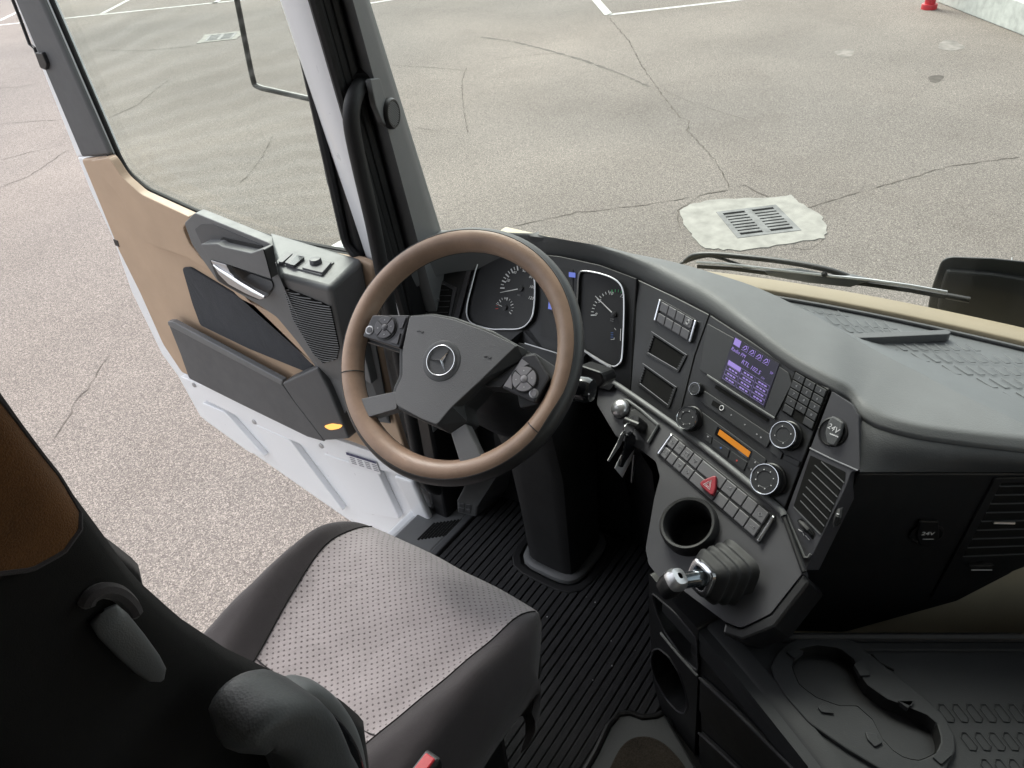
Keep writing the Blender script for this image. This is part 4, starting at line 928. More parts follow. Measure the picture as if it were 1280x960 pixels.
for i in range(9):
    for r_, (t0, t1) in enumerate(((.02, .47), (.56, .98))):
        b_ = tile_prism('rocker', PB, BQ, cols[i] + .003, cols[i + 1] - .003, t0, t1, .0085 - .001 * r_, .006, M['button'], br_, bev=.0014, seg=2)
        if (i, r_) in ((0, 0), (1, 0), (2, 0), (3, 0), (0, 1), (2, 1), (3, 1), (5, 0), (8, 0), (8, 1)):
            c = fieldpt(PB, BQ, (cols[i] + cols[i + 1]) / 2, (t0 + t1) / 2, .0090 - .001 * r_); rB = unit(PB(967, 645) - PB(839, 543)); uB = np.cross(PB.n, rB)
            pts = [[(-.004, 0), (0, .003), (.004, 0), (0, -.003)], [(-.005, 0), (.005, 0), (.003, .003)], [(-.004, -.003), (-.004, .003), (.004, .003), (.004, -.003)], [(-.004, .002), (0, -.003), (.004, .002)]][(i + r_) % 4]
            tube('symbol', [c + rB * x + uB * y for x, y in pts], .0005, M['markdim'], b_, n=4, closed=True)
tile_prism('row_strip', PB, BQ, .01, .965, .47, .555, .005, .003, M['black'], br_, bev=0)
for s in (0, 1): tile_prism('end_cap', PB, BQ, s - .012, s + .012, .0, 1.0, .0105, .009, M['chrome'], br_, bev=.002)
def z4(x, y): return (810 + x / 8, 530 + y / 8)
hz = prism('hazard_button', [z4(515, 590), z4(545, 560), z4(655, 515), z4(680, 520), z4(672, 655), z4(650, 705), z4(625, 708), z4(530, 625)], PB, .0155, .009, M['hazard'], br_, r=.002, bev=.0025, seg=3)
tri = [(555, 603), (633, 563), (617, 655)]; ct = (602, 607)
for k, wd in ((1.0, .0007), (.55, .0006)): tube('hazard_triangle', [PB(*z4(ct[0] + (x - ct[0]) * k, ct[1] + (y - ct[1]) * k), .0157) for x, y in tri], wd, M['mark'], hz, n=4, closed=True)
# ignition bay
def zk(x, y): return (720 + x / 5.33, 440 + y / 5.33)
ig = prism('ignition_bay', [zk(365, 385), zk(410, 380), zk(555, 490), zk(480, 610), zk(430, 560), zk(330, 465)], PB, .004, .004, M['black'], dash, r=.004, bev=.002)
tube('bay_edge', [PB(*zk(x, y), .005) for x, y in ((320, 320), (345, 325), (430, 385), (548, 487), (478, 605))], .003, M['grey'], dash, n=6)
lathe('start_button', PB(*zk(300, 380), .002), PB.n, [(.019, 0), (.019, .006), (.016, .012), (.010, .0155), (0, .017)], M['satin'], dash, n=28)
pa_, pb_ = PB(*zk(440, 500), .002), PB(*zk(385, 455), .03)
tube('lock_barrel', [pa_, pb_], [.013, .011], M['black'], dash, n=14)
# ---- instruments
cl = prism('cluster_panel', [(560, 319), (600, 315), (650, 315), (700, 320), (750, 331), (796, 348), (788, 491), (756, 470), (735, 468), (690, 452), (640, 440), (560, 430), (562, 399), (590, 316)], PC, -.004, .04, M['black'], dash, bev=.002)
gl_px = [(607, 314), (625, 314), (645, 320), (660, 330), (667, 345), (668.5, 365), (666, 392), (659, 405), (648, 411), (630, 411.5), (612, 411), (590, 404), (583.5, 394), (584, 380), (590, 355), (597, 330)]
gr_px = [(723.5, 344), (728, 339), (745, 341), (763, 346.5), (774, 354), (779, 365), (780, 385), (779, 420), (777, 448), (772, 456), (764, 457.5), (745, 447), (731, 438), (722, 430), (721, 400), (722, 365)]
cuv = plastic('dial_face', (.005, .005, .006), .45, 600, .05, .2, dust=0)
for nm, px in (('speed_dial', gl_px), ('rev_dial', gr_px)):
    d_ = prism(nm, px, PC, .0, .004, cuv, dash, bev=0)
    tube('dial_rim', spline([PC(u, v, .008) for u, v in px], 3, True), .0017, M['satin'], d_, n=6, closed=True)
    ring_pts('dial_hood', spline([PC(u, v, .008) for u, v in px], 2, True), spline([PC(u, v, .0) for u, v in px], 2, True), -PC.n * .002, M['black'], d_, bev=0)
    if nm == 'speed_dial': SD = d_
    else: RD = d_
rC = unit((0, -1, 0)); uC = unit(np.cross(PC.n, rC)); uC = uC if uC[2] > 0 else -uC
def dial(c_px, r0_px, a_end, nt, big, par, long=.18, mats=None, wd=.0007):
    c = PC(*c_px, .0012); p = PC(*r0_px, .0012) - c; R = np.linalg.norm(p); a0 = math.atan2(np.dot(p, uC), np.dot(p, rC))
    for i in range(nt):
        a = a0 + (a_end) * i / (nt - 1); d = rC * math.cos(a) + uC * math.sin(a); s = np.cross(PC.n, d)
        L = R * (long * 1.5 if i % big == 0 else long); w_ = wd * (1.6 if i % big == 0 else 1)
        q = c + d * R
        prism_pts('scale_mark', [q + s * w_, q - s * w_, q - d * L - s * w_, q - d * L + s * w_], -PC.n * .0005, (mats or {}).get(i, M['mark']), par, bev=0)
    return c, R
def needle(c_px, tip_px, par, w_=.0011, mat=None):
    a, b = PC(*c_px, .003), PC(*tip_px, .003); d = unit(b - a); s = np.cross(PC.n, d)
    prism_pts('needle', [a + s * w_, b + s * w_ * .5, b - s * w_ * .5, a - s * w_], -PC.n * .001, mat or M['mark'], par, bev=0)
    lathe('needle_hub', a - PC.n * .002, PC.n, [(.006, 0), (.006, .004), (0, .005)], M['black'], par, n=16)
dial((650.6, 360.6), (625.3, 360), -math.pi * .72, 15, 2, SD, .14, None, .0009)
needle((650.6, 360.6), (625, 365.6), SD)
for s, p in (('20', (635, 350.5)), ('40', (643.2, 340.5)), ('60', (655.4, 338.5)), ('80', (663.6, 346)), ('100', (665, 358.7)), ('120', (663.5, 372.5))): lettering(s, PC(*p, .001), rC, uC, .0092, M['mark'], SD, shear=.25)
lettering('km/h', PC(649, 369, .001), rC, uC, .0045, M['markdim'], SD)
dial((630.6, 384.4), (619.5, 386), -math.pi * 1.25, 13, 3, SD, .2, {0: M['redprint'], 1: M['redprint']}, .0005)
needle((630.6, 384.4), (620, 379.5), SD, .0008)
lettering('10', PC(632.5, 373, .001), rC, uC, .006, M['mark'], SD)
dial((767.3, 393), (738.5, 394), -math.pi * .60, 14, 5, RD, .11, {i: M['green'] for i in (10, 11, 12, 13)})
needle((767.3, 393), (744, 370), RD)
for s, p in (('0', (744.7, 393)), ('5', (749.5, 376.5)), ('10', (763.6, 366.7)), ('15', (777.4, 370))): lettering(s, PC(*p, .001), rC, uC, .0100, M['mark'], RD, shear=.25)
lettering('x100\n1/min', PC(765, 400, .001), rC, uC, .0038, M['markdim'], RD)
for k in range(5): tube('scale_mark', [PC(763.5, 416 + k * 2.1, .001), PC(766.5, 415.8 + k * 2.1, .001)], .0005, M['blueprint'] if k < 4 else M['mark'], RD, n=4)
lettering('0', PC(767.6, 423.5, .001), rC, uC, .006, M['mark'], RD)
tube('scale_mark', [PC(768, 410, .001), PC(770, 412.5, .001)], .0006, M['mark'], RD, n=4)
tube('scale_mark', [PC(776.2, 411, .001), PC(775.5, 426, .001)], .0008, M['mark'], RD, n=4)
prism('centre_display', [(676, 330), (716, 336), (716, 432), (676, 420)], PC, -.002, .003, cuv, dash, r=.003, bev=0)
for q in ([(711, 340), (719, 341), (719, 347), (711, 346)], [(686, 376), (692, 377), (690, 387), (685, 386)]): prism('display_field', q, PC, .0005, .001, M['clu'], dash, bev=0)
prism('cluster_sill', [(648, 428), (690, 440), (735, 470), (768, 480), (762, 488), (725, 478), (680, 452), (648, 440)], PC, .012, .02, M['panel'], dash, r=.003, bev=.003)
tube('sill_line', [PC(u, v, .014) for u, v in ((656, 429), (695, 441), (731, 462), (757, 479))], .0011, M['satin'], dash, n=5)
tube('sill_line', [PC(u, v, .010) for u, v in ((724, 434), (745, 449), (764, 460))], .0022, M['satin'], dash, n=5)
# ---- left end with vent and light switch
prism('left_fascia', [(528, 330), (560, 316), (592, 314), (569, 400), (562, 430), (508, 430), (513, 392), (523, 342)], PLn, 0, .05, M['panel'], dash, r=.004, bev=.003)
prism('fascia_strip', [(589, 317), (595.5, 316), (572, 402), (566, 400)], PLn, .003, .006, M['panel2'], dash, bev=.001)
lv_ = prism('left_vent', [(523.5, 343), (531, 340), (571, 359.5), (562, 400), (513.5, 394)], PLn, .004, .005, M['panel2'], dash, r=.002, bev=.001)
prism('vent_throat', [(529, 346), (533, 345), (566, 362), (560, 398), (521, 392)], PLn, .0046, .0006, M['void'], lv_, r=.002, bev=0)
for k in range(6):
    a = (532.5 - 1.9 * k, 355.5 + 7 * k); b = (556 + 10.5 * min(1, k * .6) - 1.4 * k, 355 + 7 * k)
    p, q = PLn(*a, .0065), PLn(*b, .0065); prism_pts('vent_slat', [p, q, q - np.array([0, 0, .0013]), p - np.array([0, 0, .0013])], -PLn.n * .004, M['greyd'], lv_, bev=0)
tube('vent_tab', [PLn(535, 374.5, .010), PLn(549, 374, .010)], .0032, M['satin'], lv_, n=8)
lk = lathe('light_switch', PLn(569, 327, .001), PLn.n, [(.022, 0), (.022, .002), (.0185, .003), (.018, .001), (.0145, .001), (.014, .014), (.012, .016), (0, .016)], M['greyd'], dash, n=30)
for u, v in ((551, 329), (555, 334)): lathe('switch_symbol', PLn(u, v, .001), PLn.n, [(0, 0), (.002, 0), (.0015, .0006), (0, .0006)], M['mark'], dash, n=6)
prism_pts('end_cheek', [PLn(523, 343, -.001), PLn(511, 432, -.001), PLn(511, 432, -.001) + np.array([.12, .05, 0]), PLn(523, 343, -.001) + np.array([.10, .05, 0])], (0, -.01, 0), M['black'], dash, bev=.002)
# knee panel under the instruments
kb_ = [PC(570, 432, -.02), PC(690, 452, -.02), PC(756, 472, -.02), PB(750, 490, -.03), PB(800, 565, -.03)]
rows = [kb_, [p + np.array([.06, 0, -.10]) for p in kb_], [p + np.array([.10, 0, -.28]) for p in kb_], [p * np.array([1, 1, 0]) + np.array([.14, 0, 1.2]) for p in kb_]]
grid('knee_panel', rows, M['black'], dash, angle=60)
# ------------------------------------------------------------------ steering wheel
WC = np.array([.802, .740, 1.985]); tW, lW = rad(47.05), rad(-5.65)
WP = Plane(WC, (-math.cos(tW) * math.cos(lW), math.sin(lW), math.sin(tW) * math.cos(lW)))
wheel = thing('steering_wheel', WC, 'tan leather steering wheel with round silver star emblem on its hub', 'steering wheel')
RM, Rm = .2035, .0210
def rim(name, a0f, a1f, mat, m=10, infl=0):
    rows = []
    for j in range(m + 1):
        row = []
        for i in range(96):
            ph = 2 * math.pi * i / 96; a0, a1 = a0f(ph), a1f(ph); th = a0 + (a1 - a0) * j / m
            er = WP.e1 * math.cos(ph) + WP.e2 * math.sin(ph)
            row.append(WC + er * (RM + (Rm + infl) * math.sin(th)) + WP.n * (Rm + infl) * math.cos(th))
        rows.append(row)
    return grid(name, rows, mat, wheel, closed=True, angle=70)
def grip(ph):     # the black grip bites into the tan cover low on the right
    x = (math.degrees(ph) + 18 + 180) % 360 - 180
    return 95 if abs(x) > 26 else 95 - 75 * math.cos(rad(x * 90 / 26)) ** .6
o_lim = lambda ph: rad(min(30, grip(ph))); i_lim = lambda ph: rad(-100)
rim('rim_cover', i_lim, o_lim, M['tan'], 12, .0012)
rim('rim_back', o_lim, lambda ph: rad(360 - 100), M['wblack'], 14)
for nm, lim in (('outer_stitching', o_lim), ('inner_stitching', i_lim)):
    pts = []
    for i in range(96):
        ph = 2 * math.pi * i / 96; th = lim(ph); er = WP.e1 * math.cos(ph) + WP.e2 * math.sin(ph)
        pts.append(WC + er * (RM + (Rm + .0006) * math.sin(th)) + WP.n * (Rm + .0006) * math.cos(th))
    tube(nm, pts, .0013, M['wblack'], wheel, n=6, closed=True)
for u, v in ((427, 468), (655, 523)):       # cover joints
    q = WP(u, v, .01); a, b = WP.loc(q); ph = math.atan2(b, a); er = WP.e1 * math.cos(ph) + WP.e2 * math.sin(ph)
    tube('cover_joint', [WC + er * (RM + (Rm + .0014) * math.sin(th)) + WP.n * (Rm + .0014) * math.cos(th) for th in np.linspace(rad(-98), rad(28), 9)], .001, M['wblack'], wheel, n=5)
# hub pad: raised face, sloping flanks
HF = .030
face = [(512, 395), (540, 394), (566, 399), (610, 415), (646, 432), (636, 441), (600, 476), (565, 508), (546, 531), (526, 523), (495, 506), (494, 488), (503, 470), (503, 438)]
base = [(508, 394), (540, 391), (568, 396), (616, 413), (660, 438), (654, 449), (626, 484), (604, 482), (579, 508), (584, 527), (562, 542), (492, 510), (490, 486), (498, 470), (498, 436)]
f3 = [WP(u, v, HF) for u, v in face]; b3 = [WP(u, v, .002) for u, v in base]
prism_pts('hub_face', rounded(f3, .006, 3), -WP.n * .02, M['hub'], wheel, bev=.004, seg=3)
n = len(base)
lowb = [WP(u, v, .012) for u, v in base]
prism_pts('hub_body', rounded(lowb, .006, 3), -WP.n * .055, M['hubd'], wheel, bev=.005, seg=3)
# right flank between face and pod
fl = [WP(647, 432, HF - .001), WP(660, 438, .014), WP(654, 449, .014), WP(626, 484, .012), WP(604, 482, .012), WP(579, 508, .012), WP(584, 527, .012), WP(562, 542, .012), WP(546, 531, HF - .001), WP(565, 508, HF - .001), WP(600, 476, HF - .001), WP(636, 441, HF - .001)]
cx = [np.array(p) for p in fl]
mk('hub_flank', cx, [[0, 1, 2, 11], [11, 2, 3, 4, 10], [10, 4, 5, 9], [9, 5, 6, 8], [8, 6, 7]], M['hubd'], wheel)
# emblem
ec = WP(552, 451, HF); er_ = np.linalg.norm(WP(569, 451, HF) - ec) * 1.02
lathe('emblem_well', ec, WP.n, [(er_ * 1.38, .0002), (er_ * 1.30, .0012), (er_ * 1.05, .0008), (0, .0006)], M['greyd'], wheel, n=40)
emb = tube('emblem_ring', [ec + WP.n * .003 + (WP.e1 * math.cos(a) + WP.e2 * math.sin(a)) * er_ for a in np.linspace(0, 2 * math.pi, 41)[:-1]], .0012, M['chrome'], wheel, n=8, closed=True)
tipv = WP(563.5, 436, HF) - ec; a0 = math.atan2(np.dot(tipv, WP.e2), np.dot(tipv, WP.e1)); vsE = [ec + WP.n * .006]; fsE = []
for k in range(6):
    a = a0 + k * math.pi / 3; rr = er_ * (.98 if k % 2 == 0 else .13); vsE.append(ec + WP.n * (.0012) + (WP.e1 * math.cos(a) + WP.e2 * math.sin(a)) * rr)
for k in range(6): fsE.append([0, 1 + k, 1 + (k + 1) % 6])
mk('emblem_star', vsE, fsE, M['chrome'], emb)
rW = unit(WP(620, 430, HF) - WP(512, 395, HF)); uW = np.cross(WP.n, rW)
for u, v in ((525, 415), (609, 447)): tube('hub_symbol', [WP(u, v, HF + .0003) + WP.e1 * x + WP.e2 * y for x, y in ((-.006, 0), (-.001, .002), (.004, -.001), (.007, .002))], .0007, M['hubd'], wheel, n=4)
# button pods
def pod(outline, cpx, crad, spx, keys, outer):
    p = prism('button_pod', outline, WP, .020, .022, M['panel2'], wheel, r=.004, bev=.003, seg=3)
    c = WP(*cpx, .020); rr = np.linalg.norm(WP(cpx[0] + crad, cpx[1], .020) - c)
    lathe('key_well', c, WP.n, [(rr * 1.12, 0), (rr * 1.12, .0012), (rr * 1.04, .0015), (0, .0012)], M['black'], p, n=32)
    for k in range(4):
        a0 = math.pi / 4 + k * math.pi / 2 + .3 + .06; a1 = a0 + math.pi / 2 - .12; pts = []
        for j in range(7): a = a0 + (a1 - a0) * j / 6; pts.append(c + WP.n * .0045 + (WP.e1 * math.cos(a) + WP.e2 * math.sin(a)) * rr * .98)
        for j in range(6, -1, -1): a = a0 + (a1 - a0) * j / 6; pts.append(c + WP.n * .0045 + (WP.e1 * math.cos(a) + WP.e2 * math.sin(a)) * rr * .32)
        kk = prism_pts('rocker_key', pts, -WP.n * .003, keys, p, bev=.0006)
        am = (a0 + a1) / 2; q = c + WP.n * .0046 + (WP.e1 * math.cos(am) + WP.e2 * math.sin(am)) * rr * .65
        lathe('key_symbol', q, WP.n, [(0, 0), (.0012, 0), (.0008, .0004), (0, .0004)], M['mark'], kk if False else p, n=4)
    lathe('ok_key', c, WP.n, [(rr * .30, .001), (rr * .29, .005), (rr * .15, .0062), (0, .0064)], keys, p, n=20)
    s = WP(*spx, .020); lathe('round_key', s, WP.n, [(.0078, 0), (.0078, .0014), (.006, .0018), (.0056, .0012), (0, .0012)], M['steel'], p, n=24)
    lathe('round_key_cap', s, WP.n, [(.0054, .001), (.005, .0022), (0, .0024)], keys, p, n=20)
    for q in outer: prism('corner_key', q, WP, .0225, .003, keys, p, r=.001, bev=.0008)
    return p
def z1(x, y): return (420 + x / 8, 360 + y / 8)
def z2(x, y): return (560 + x / 6.4, 400 + y / 6.4)
pod([z1(365, 268), z1(735, 268), z1(640, 605), z1(262, 482)], z1(497, 398), 12.6, z1(338, 422), M['button'], [[z1(605, 295), z1(700, 293), z1(660, 400), z1(630, 398), z1(625, 340)], [z1(640, 450), z1(612, 562), z1(535, 540), z1(600, 500)]])
kl = plastic('pod_keys_light', (.26, .25, .265), .35, 600, .04, .1)
pod([z2(598, 285), z2(690, 270), z2(810, 455), z2(690, 662), z2(428, 542)], z2(615, 475), 15.2, z2(688, 588), kl, [[z2(590, 310), z2(645, 350), z2(575, 385), z2(535, 400)], [z2(505, 435), z2(510, 500), z2(510, 552), z2(445, 525)]])
# spokes
def spoke(q, h, mat, nm='spoke'): return prism(nm, q, WP, h, .026, mat, wheel, r=.004, bev=.005, seg=3)
spoke([(444, 500), (495, 489), (496, 511), (455, 523)], .014, M['hub'])
spoke([(563, 541), (582, 529), (602, 572), (576, 582)], .014, M['hub'])
spoke([(450, 424), (500, 440), (500, 410), (450, 395)], -.004, M['hubd'])
spoke([(640, 460), (700, 470), (705, 500), (650, 510)], -.004, M['hubd'])
spoke([(655, 443), (668, 441), (700, 462), (690, 476)], .012, M['greyd'])
# ------------------------------------------------------------------ steering column
colm = thing('steering_column', at(685, 705, Z=FZ), 'black steering column with shroud, stalk and rubber boot on the floor', 'steering column')
def ringrow(c, e1, e2, hx, hy, n=20, p=3.0):
    out = []
    for j in range(n):
        a = 2 * math.pi * j / n; ca, sa = math.cos(a), math.sin(a); s = (abs(ca) ** p + abs(sa) ** p) ** (-1 / p); out.append(np.array(c) + e1 * hx * ca * s + e2 * hy * sa * s)
    return out
e1w, e2w = WP.e1, WP.e2
grid('column_shroud', [ringrow(WC - WP.n * d + np.array([0, 0, dz]), e1w, e2w, hx, hy) for d, dz, hx, hy in ((.03, 0, .045, .045), (.05, 0, .075, .06), (.10, -.01, .085, .07), (.20, -.04, .08, .07), (.26, -.06, .07, .06))], M['black'], colm, closed=True)
b0 = at(690, 690, Z=FZ)
X1, Y1 = np.array([1.0, 0, 0]), np.array([0, 1.0, 0])
bl = at(653, 684, Z=FZ + .02); bw = .085
bc = np.array([bl[0] + .055, bl[1] - bw - .012, 0])
grid('pedestal', [ringrow((bc[0] + dx, bc[1] + dy, z), X1, Y1, hx, hy, 40, 8) for z, dx, dy, hx, hy in ((FZ, 0, 0, .080, .070), (FZ + .03, 0, 0, .078, .068), (1.35, -.005, .006, .078, .073), (1.5, -.01, .012, .08, .080), (1.62, -.03, .016, .09, .088), (1.72, -.05, .016, .10, .095), (1.8, -.05, .01, .09, .085))], M['rubber'], colm, closed=True)
grid('floor_boot', [ringrow((bc[0], bc[1], FZ + h), X1, Y1, .080 + d, .070 + d, 28, 4) for d, h in ((.020, .012), (.018, .022), (.012, .026), (.004, .027), (-.002, .024))], M['grey'], colm, closed=True)
sq = at(737, 488, X=.90); s0 = WC - WP.n * .12 - np.array([0, .05, .0])
ax = unit(sq - s0)
tube('stalk', [s0, lerp(s0, sq, .55), lerp(s0, sq, .8)], [.012, .011, .013], M['gloss'], colm, n=14)
lathe('stalk_grip', lerp(s0, sq, .80), ax, [(.010, -.02), (.019, -.012), (.0225, .0), (.0225, .03), (.019, .038), (0, .040)], M['gloss'], colm, n=24)
lathe('stalk_collar', lerp(s0, sq, .80), ax, [(.0227, .004), (.0233, .005), (.0233, .008), (.0227, .009)], M['greyd'], colm, n=24)
for k in range(3): lathe('stalk_print', sq + np.array([-.0165, .004 - .006 * k, .006]), (-1, -.3, .6), [(0, 0), (.0016, 0), (.001, .0012), (0, .0012)], M['mark'], colm, n=5)
prism_pts('switch_housing', [at(u, v, X=1.03) for u, v in ((722, 456), (752, 466), (757, 478), (749, 486), (722, 474))], (.05, 0, -.02), M['black'], colm, bev=.006)
# ------------------------------------------------------------------ storage console between the seats
ZT2 = 1.55
cons = thing('storage_console', at(822, 882, Z=FZ), 'black console with storage bins, drawers and a double cup holder', 'console')
dT = unit((.466, .885, 0)); tA = at(822, 882, Z=FZ); tB = at(832, 744, Z=ZT2)
nT = np.cross(dT, tB - tA); nT = unit(nT if nT[0] < 0 else -nT)
PT = Plane(tA, nT); TT = Plane((0, 0, ZT2), (0, 0, 1), (1, 0, 0))
def zc(x, y): return (560 + x / 3.2, 660 + y / 3.2)
def zd(x, y): return (880 + x / 3.2, 660 + y / 3.2)
# front column with two open bins
colp = [(811, 716), (832, 742), (872, 786), (872, 850), (868, 945), (900, 1040), (840, 900), (826, 888), (816, 850), (811, 764)]
bins = [[zc(815, 258), zc(900, 330), zc(995, 440), zc(1000, 575), zc(940, 520), zc(870, 420), zc(835, 340)], [zc(812, 520), zc(822, 488), zc(845, 482), zc(885, 515), zc(925, 580), zc(952, 660), zc(960, 715), zc(945, 745), zc(915, 732), zc(870, 680), zc(832, 610), zc(816, 560)]]
b3_ = [rounded([PT(u, v, 0) for u, v in q], .010, 3) for q in bins]
fp = prism_holes('bin_column', rounded([PT(u, v, 0) for u, v in colp], .008), b3_, -nT * .05, M['panel'], cons, bev=.003, seg=2)
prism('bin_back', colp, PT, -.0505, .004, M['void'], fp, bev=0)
for q in b3_: tube('bin_rim', q, .0022, M['panel2'], fp, n=6, closed=True)
tube('bin_rail', [PT(*zc(x, y), .006) for x, y in ((850, 420), (920, 505), (998, 592))], .0026, M['grey'], fp, n=6)
# drawers
dw = prism('drawer_case', [(873, 800), (920, 846), (1010, 950), (1120, 1100), (960, 1160), (880, 980), (873, 850)], PT, -.004, .04, M['black'], cons, bev=.003)
for q in ([zc(1005, 600), zc(1130, 715), zc(1400, 985), zc(1400, 1120), zc(1100, 860), zc(1002, 730)], [zc(1003, 820), zc(1100, 910), zc(1400, 1200), zc(1400, 1330), zc(1100, 1050), zc(1003, 940)]):
    d_ = prism('drawer_front', q, PT, .006, .010, M['panel'], cons, r=.004, bev=.004, seg=3)
    tube('drawer_edge', [PT(*q[0], .009), PT(*q[1], .009), PT(*q[2], .009)], .0025, M['panel2'], d_, n=6)
# rolled upper edge
ed = [at(u, v, Z=ZT2 + .002) for u, v in ((829, 738), (860, 772), (890, 806), (921, 843), (962, 893), (1010, 955), (1080, 1050))]
rws = []
for off, dz in ((0.0, -.06), (.0, -.03), (.006, -.008), (.02, .002), (.045, .003)):
    rws.append([p + np.array([-nT[0], -nT[1], 0]) * off + np.array([0, 0, dz]) for p in ed])
grid('rolled_edge', rws, M['tray2'], cons, angle=60)
# cup holder module in a ribbed tray
mod = [zd(x, y) for x, y in ((268, 560), (290, 510), (330, 472), (385, 450), (450, 444), (540, 448), (605, 465), (640, 500), (760, 595), (880, 690), (960, 765), (1000, 850), (1000, 905), (960, 980), (840, 1010), (700, 975), (560, 890), (420, 792), (330, 690), (285, 620))]
fig8 = [zd(x, y) for x, y in ((385, 492), (450, 480), (540, 492), (600, 540), (622, 600), (650, 640), (735, 700), (800, 722), (860, 738), (925, 790), (945, 860), (920, 912), (860, 940), (800, 932), (740, 892), (703, 845), (680, 785), (610, 722), (540, 722), (450, 690), (380, 640), (350, 570), (358, 525))]
cpt = TT(*zd(640, 680), .0)
def radial(poly, ang):
    d = np.array([math.cos(ang), math.sin(ang), 0]); best = None
    for a, b in zip(poly, poly[1:] + poly[:1]):
        A = np.array([[d[0], -(b - a)[0]], [d[1], -(b - a)[1]]])
        if abs(np.linalg.det(A)) < 1e-9: continue
        t, s = np.linalg.solve(A, (a - cpt)[:2])
        if t > 0 and -1e-6 <= s <= 1 + 1e-6 and (best is None or t > best): best = t
    return cpt + d * best
trayo = [at(u, v, Z=ZT2) for u, v in ((838, 748), (895, 776), (960, 793), (1100, 793), (1280, 792))] + [np.array([1.30, -.50, ZT2]), np.array([.95, -.75, ZT2]), np.array([.45, -.5, ZT2]), np.array([.35, -.1, ZT2])] + [at(u, v, Z=ZT2) for u, v in ((1010, 958), (921, 846))]
m3, e3 = [TT(u, v, 0) for u, v in mod], [TT(u, v, 0) for u, v in fig8]
ang = lambda p: math.atan2(p[1] - cpt[1], p[0] - cpt[0])
aa = sorted(set([round(ang(p), 4) for p in m3 + trayo]))
ring_pts('tray_floor', [radial(trayo, a) for a in aa], [radial(m3, a) for a in aa], (0, 0, -.02), M['tray2'], cons, bev=0)
# walls from the cup opening down; module top as a strip between outline and opening
up_ = np.array([0, 0, .008])
aa2 = [2 * math.pi * j / 72 for j in range(72)]
def radial_smooth(poly, a): return radial(poly, a)
mo = [radial(m3, a) + up_ for a in aa2]; mi_ = [radial(e3, a) + up_ for a in aa2]
cu = ring_pts('cup_module', mo, mi_, (0, 0, -.02), M['tray2'], cons, bev=.003, seg=2)
low3 = [p - np.array([0, 0, .105]) for p in mi_]
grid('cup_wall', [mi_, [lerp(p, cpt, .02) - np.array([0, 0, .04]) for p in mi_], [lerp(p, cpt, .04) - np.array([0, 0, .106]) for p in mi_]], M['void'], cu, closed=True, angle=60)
mk('cup_floor', [lerp(p, cpt, .0) for p in low3], [list(range(len(low3)))], M['void'], cu)  # near black paints the shade deep in the cups
for (x, y, r) in ((480, 600, .034), (810, 830, .034)):
    c = TT(*zd(x, y), -.097); lathe('cup_ring', c, (0, 0, 1), [(r, 0), (r, .002), (r * .9, .002), (r * .9, 0)], M['panel2'], cu, n=28)
for q in ([(455, 715), (480, 697), (522, 742), (470, 735)], [(645, 815), (690, 822), (715, 858), (685, 875), (655, 845)], [(330, 495), (360, 480), (400, 492), (362, 522)], [(600, 545), (640, 520), (665, 588), (625, 590)], [(915, 915), (940, 885), (995, 905), (950, 945)], [(775, 690), (830, 712), (840, 690), (815, 720)]):
    prism('cup_clip', [zd(*p) for p in q], TT, .012, .010, M['tray2'], cu, r=.002, bev=.002)
# tray border and ribs
tube('tray_border', [at(u, v, Z=ZT2 + .004) for u, v in ((962, 797), (1060, 797), (1180, 797), (1400, 797))], .008, M['panel'], cons, n=8)
tube('tray_border', [at(u, v, Z=ZT2 + .003) for u, v in ((1075, 812), (1180, 812), (1400, 812))], .003, M['tray2'], cons, n=6)
geos = []
for (x0, y0, n) in ((940, 705, 9), (1030, 818, 8), (1110, 925, 8), (1230, 1010, 7)):
    for i in range(n):
        x = x0 + i * 56; pts = [TT(*zd(x + a, y0 + b), .0012) for a, b in ((0, 0), (20, 2), (62, 55), (58, 72), (35, 70), (-2, 20), (0, 0))]
        geos.append(tube_geo(pts, .0011, 4))
joined('loop_ribs', geos, M['tray2'], cons, kind='stuff')
tube('tray_slot', [TT(*zd(x, y), .001) for x, y in ((670, 505), (700, 540), (760, 570))], .002, M['void'], cons, n=5)
prism_pts('tunnel_side', [p - np.array([0, 0, .02]) + np.array([.0, 0, 0]) for p in [radial(trayo, a) * np.array([1, 1, 0]) * 1 + np.array([0, 0, ZT2]) + (cpt - radial(trayo, a)) * np.array([.14, .14, 0]) for a in aa]], (0, 0, -.35), M['black'], cons, bev=0)

# ------------------------------------------------------------------ cup ring and gear lever on the button shelf
cr_ = thing('cup_ring', PB(860, 657), 'round black single cup holder ring beside the gear lever', 'cup holder')
rr_ = RCUP
lathe('ring', cc, cax, [(rr_ * 1.10, -.03), (rr_ * 1.12, -.006), (rr_ * 1.10, .006), (rr_ * 1.02, .011), (rr_ * .93, .010), (rr_ * .88, .004), (rr_ * .86, -.02), (rr_ * .82, -.075), (0, -.076)], M['rubber'], cr_, n=44)
gear = thing('gear_lever', PB(925, 722), 'gear lever with rubber bellows and silver knob on the console', 'gear lever')
gb = PB(916, 716, 0); gt = PB(878, 722, .058)
gax = unit(gt - gb); gL = np.linalg.norm(gt - gb)
g1 = unit(dl - gax * np.dot(dl, gax)); g2 = np.cross(gax, g1)
rows = []
for k in range(21):
    t_ = k / 20; wv = .0036 * math.cos(t_ * 2 * math.pi * 3.5); hx = .042 - .010 * t_ + wv
    rows.append(ringrow(gb + gax * (gL * t_ - .004), g1, g2, hx, hx, 36, 4.6))
rows.append(ringrow(gb + gax * (gL + .002), g1, g2, .022, .022, 36, 4.6)); rows.append(ringrow(gb + gax * (gL + .0), g1, g2, .004, .004, 36, 4.6))
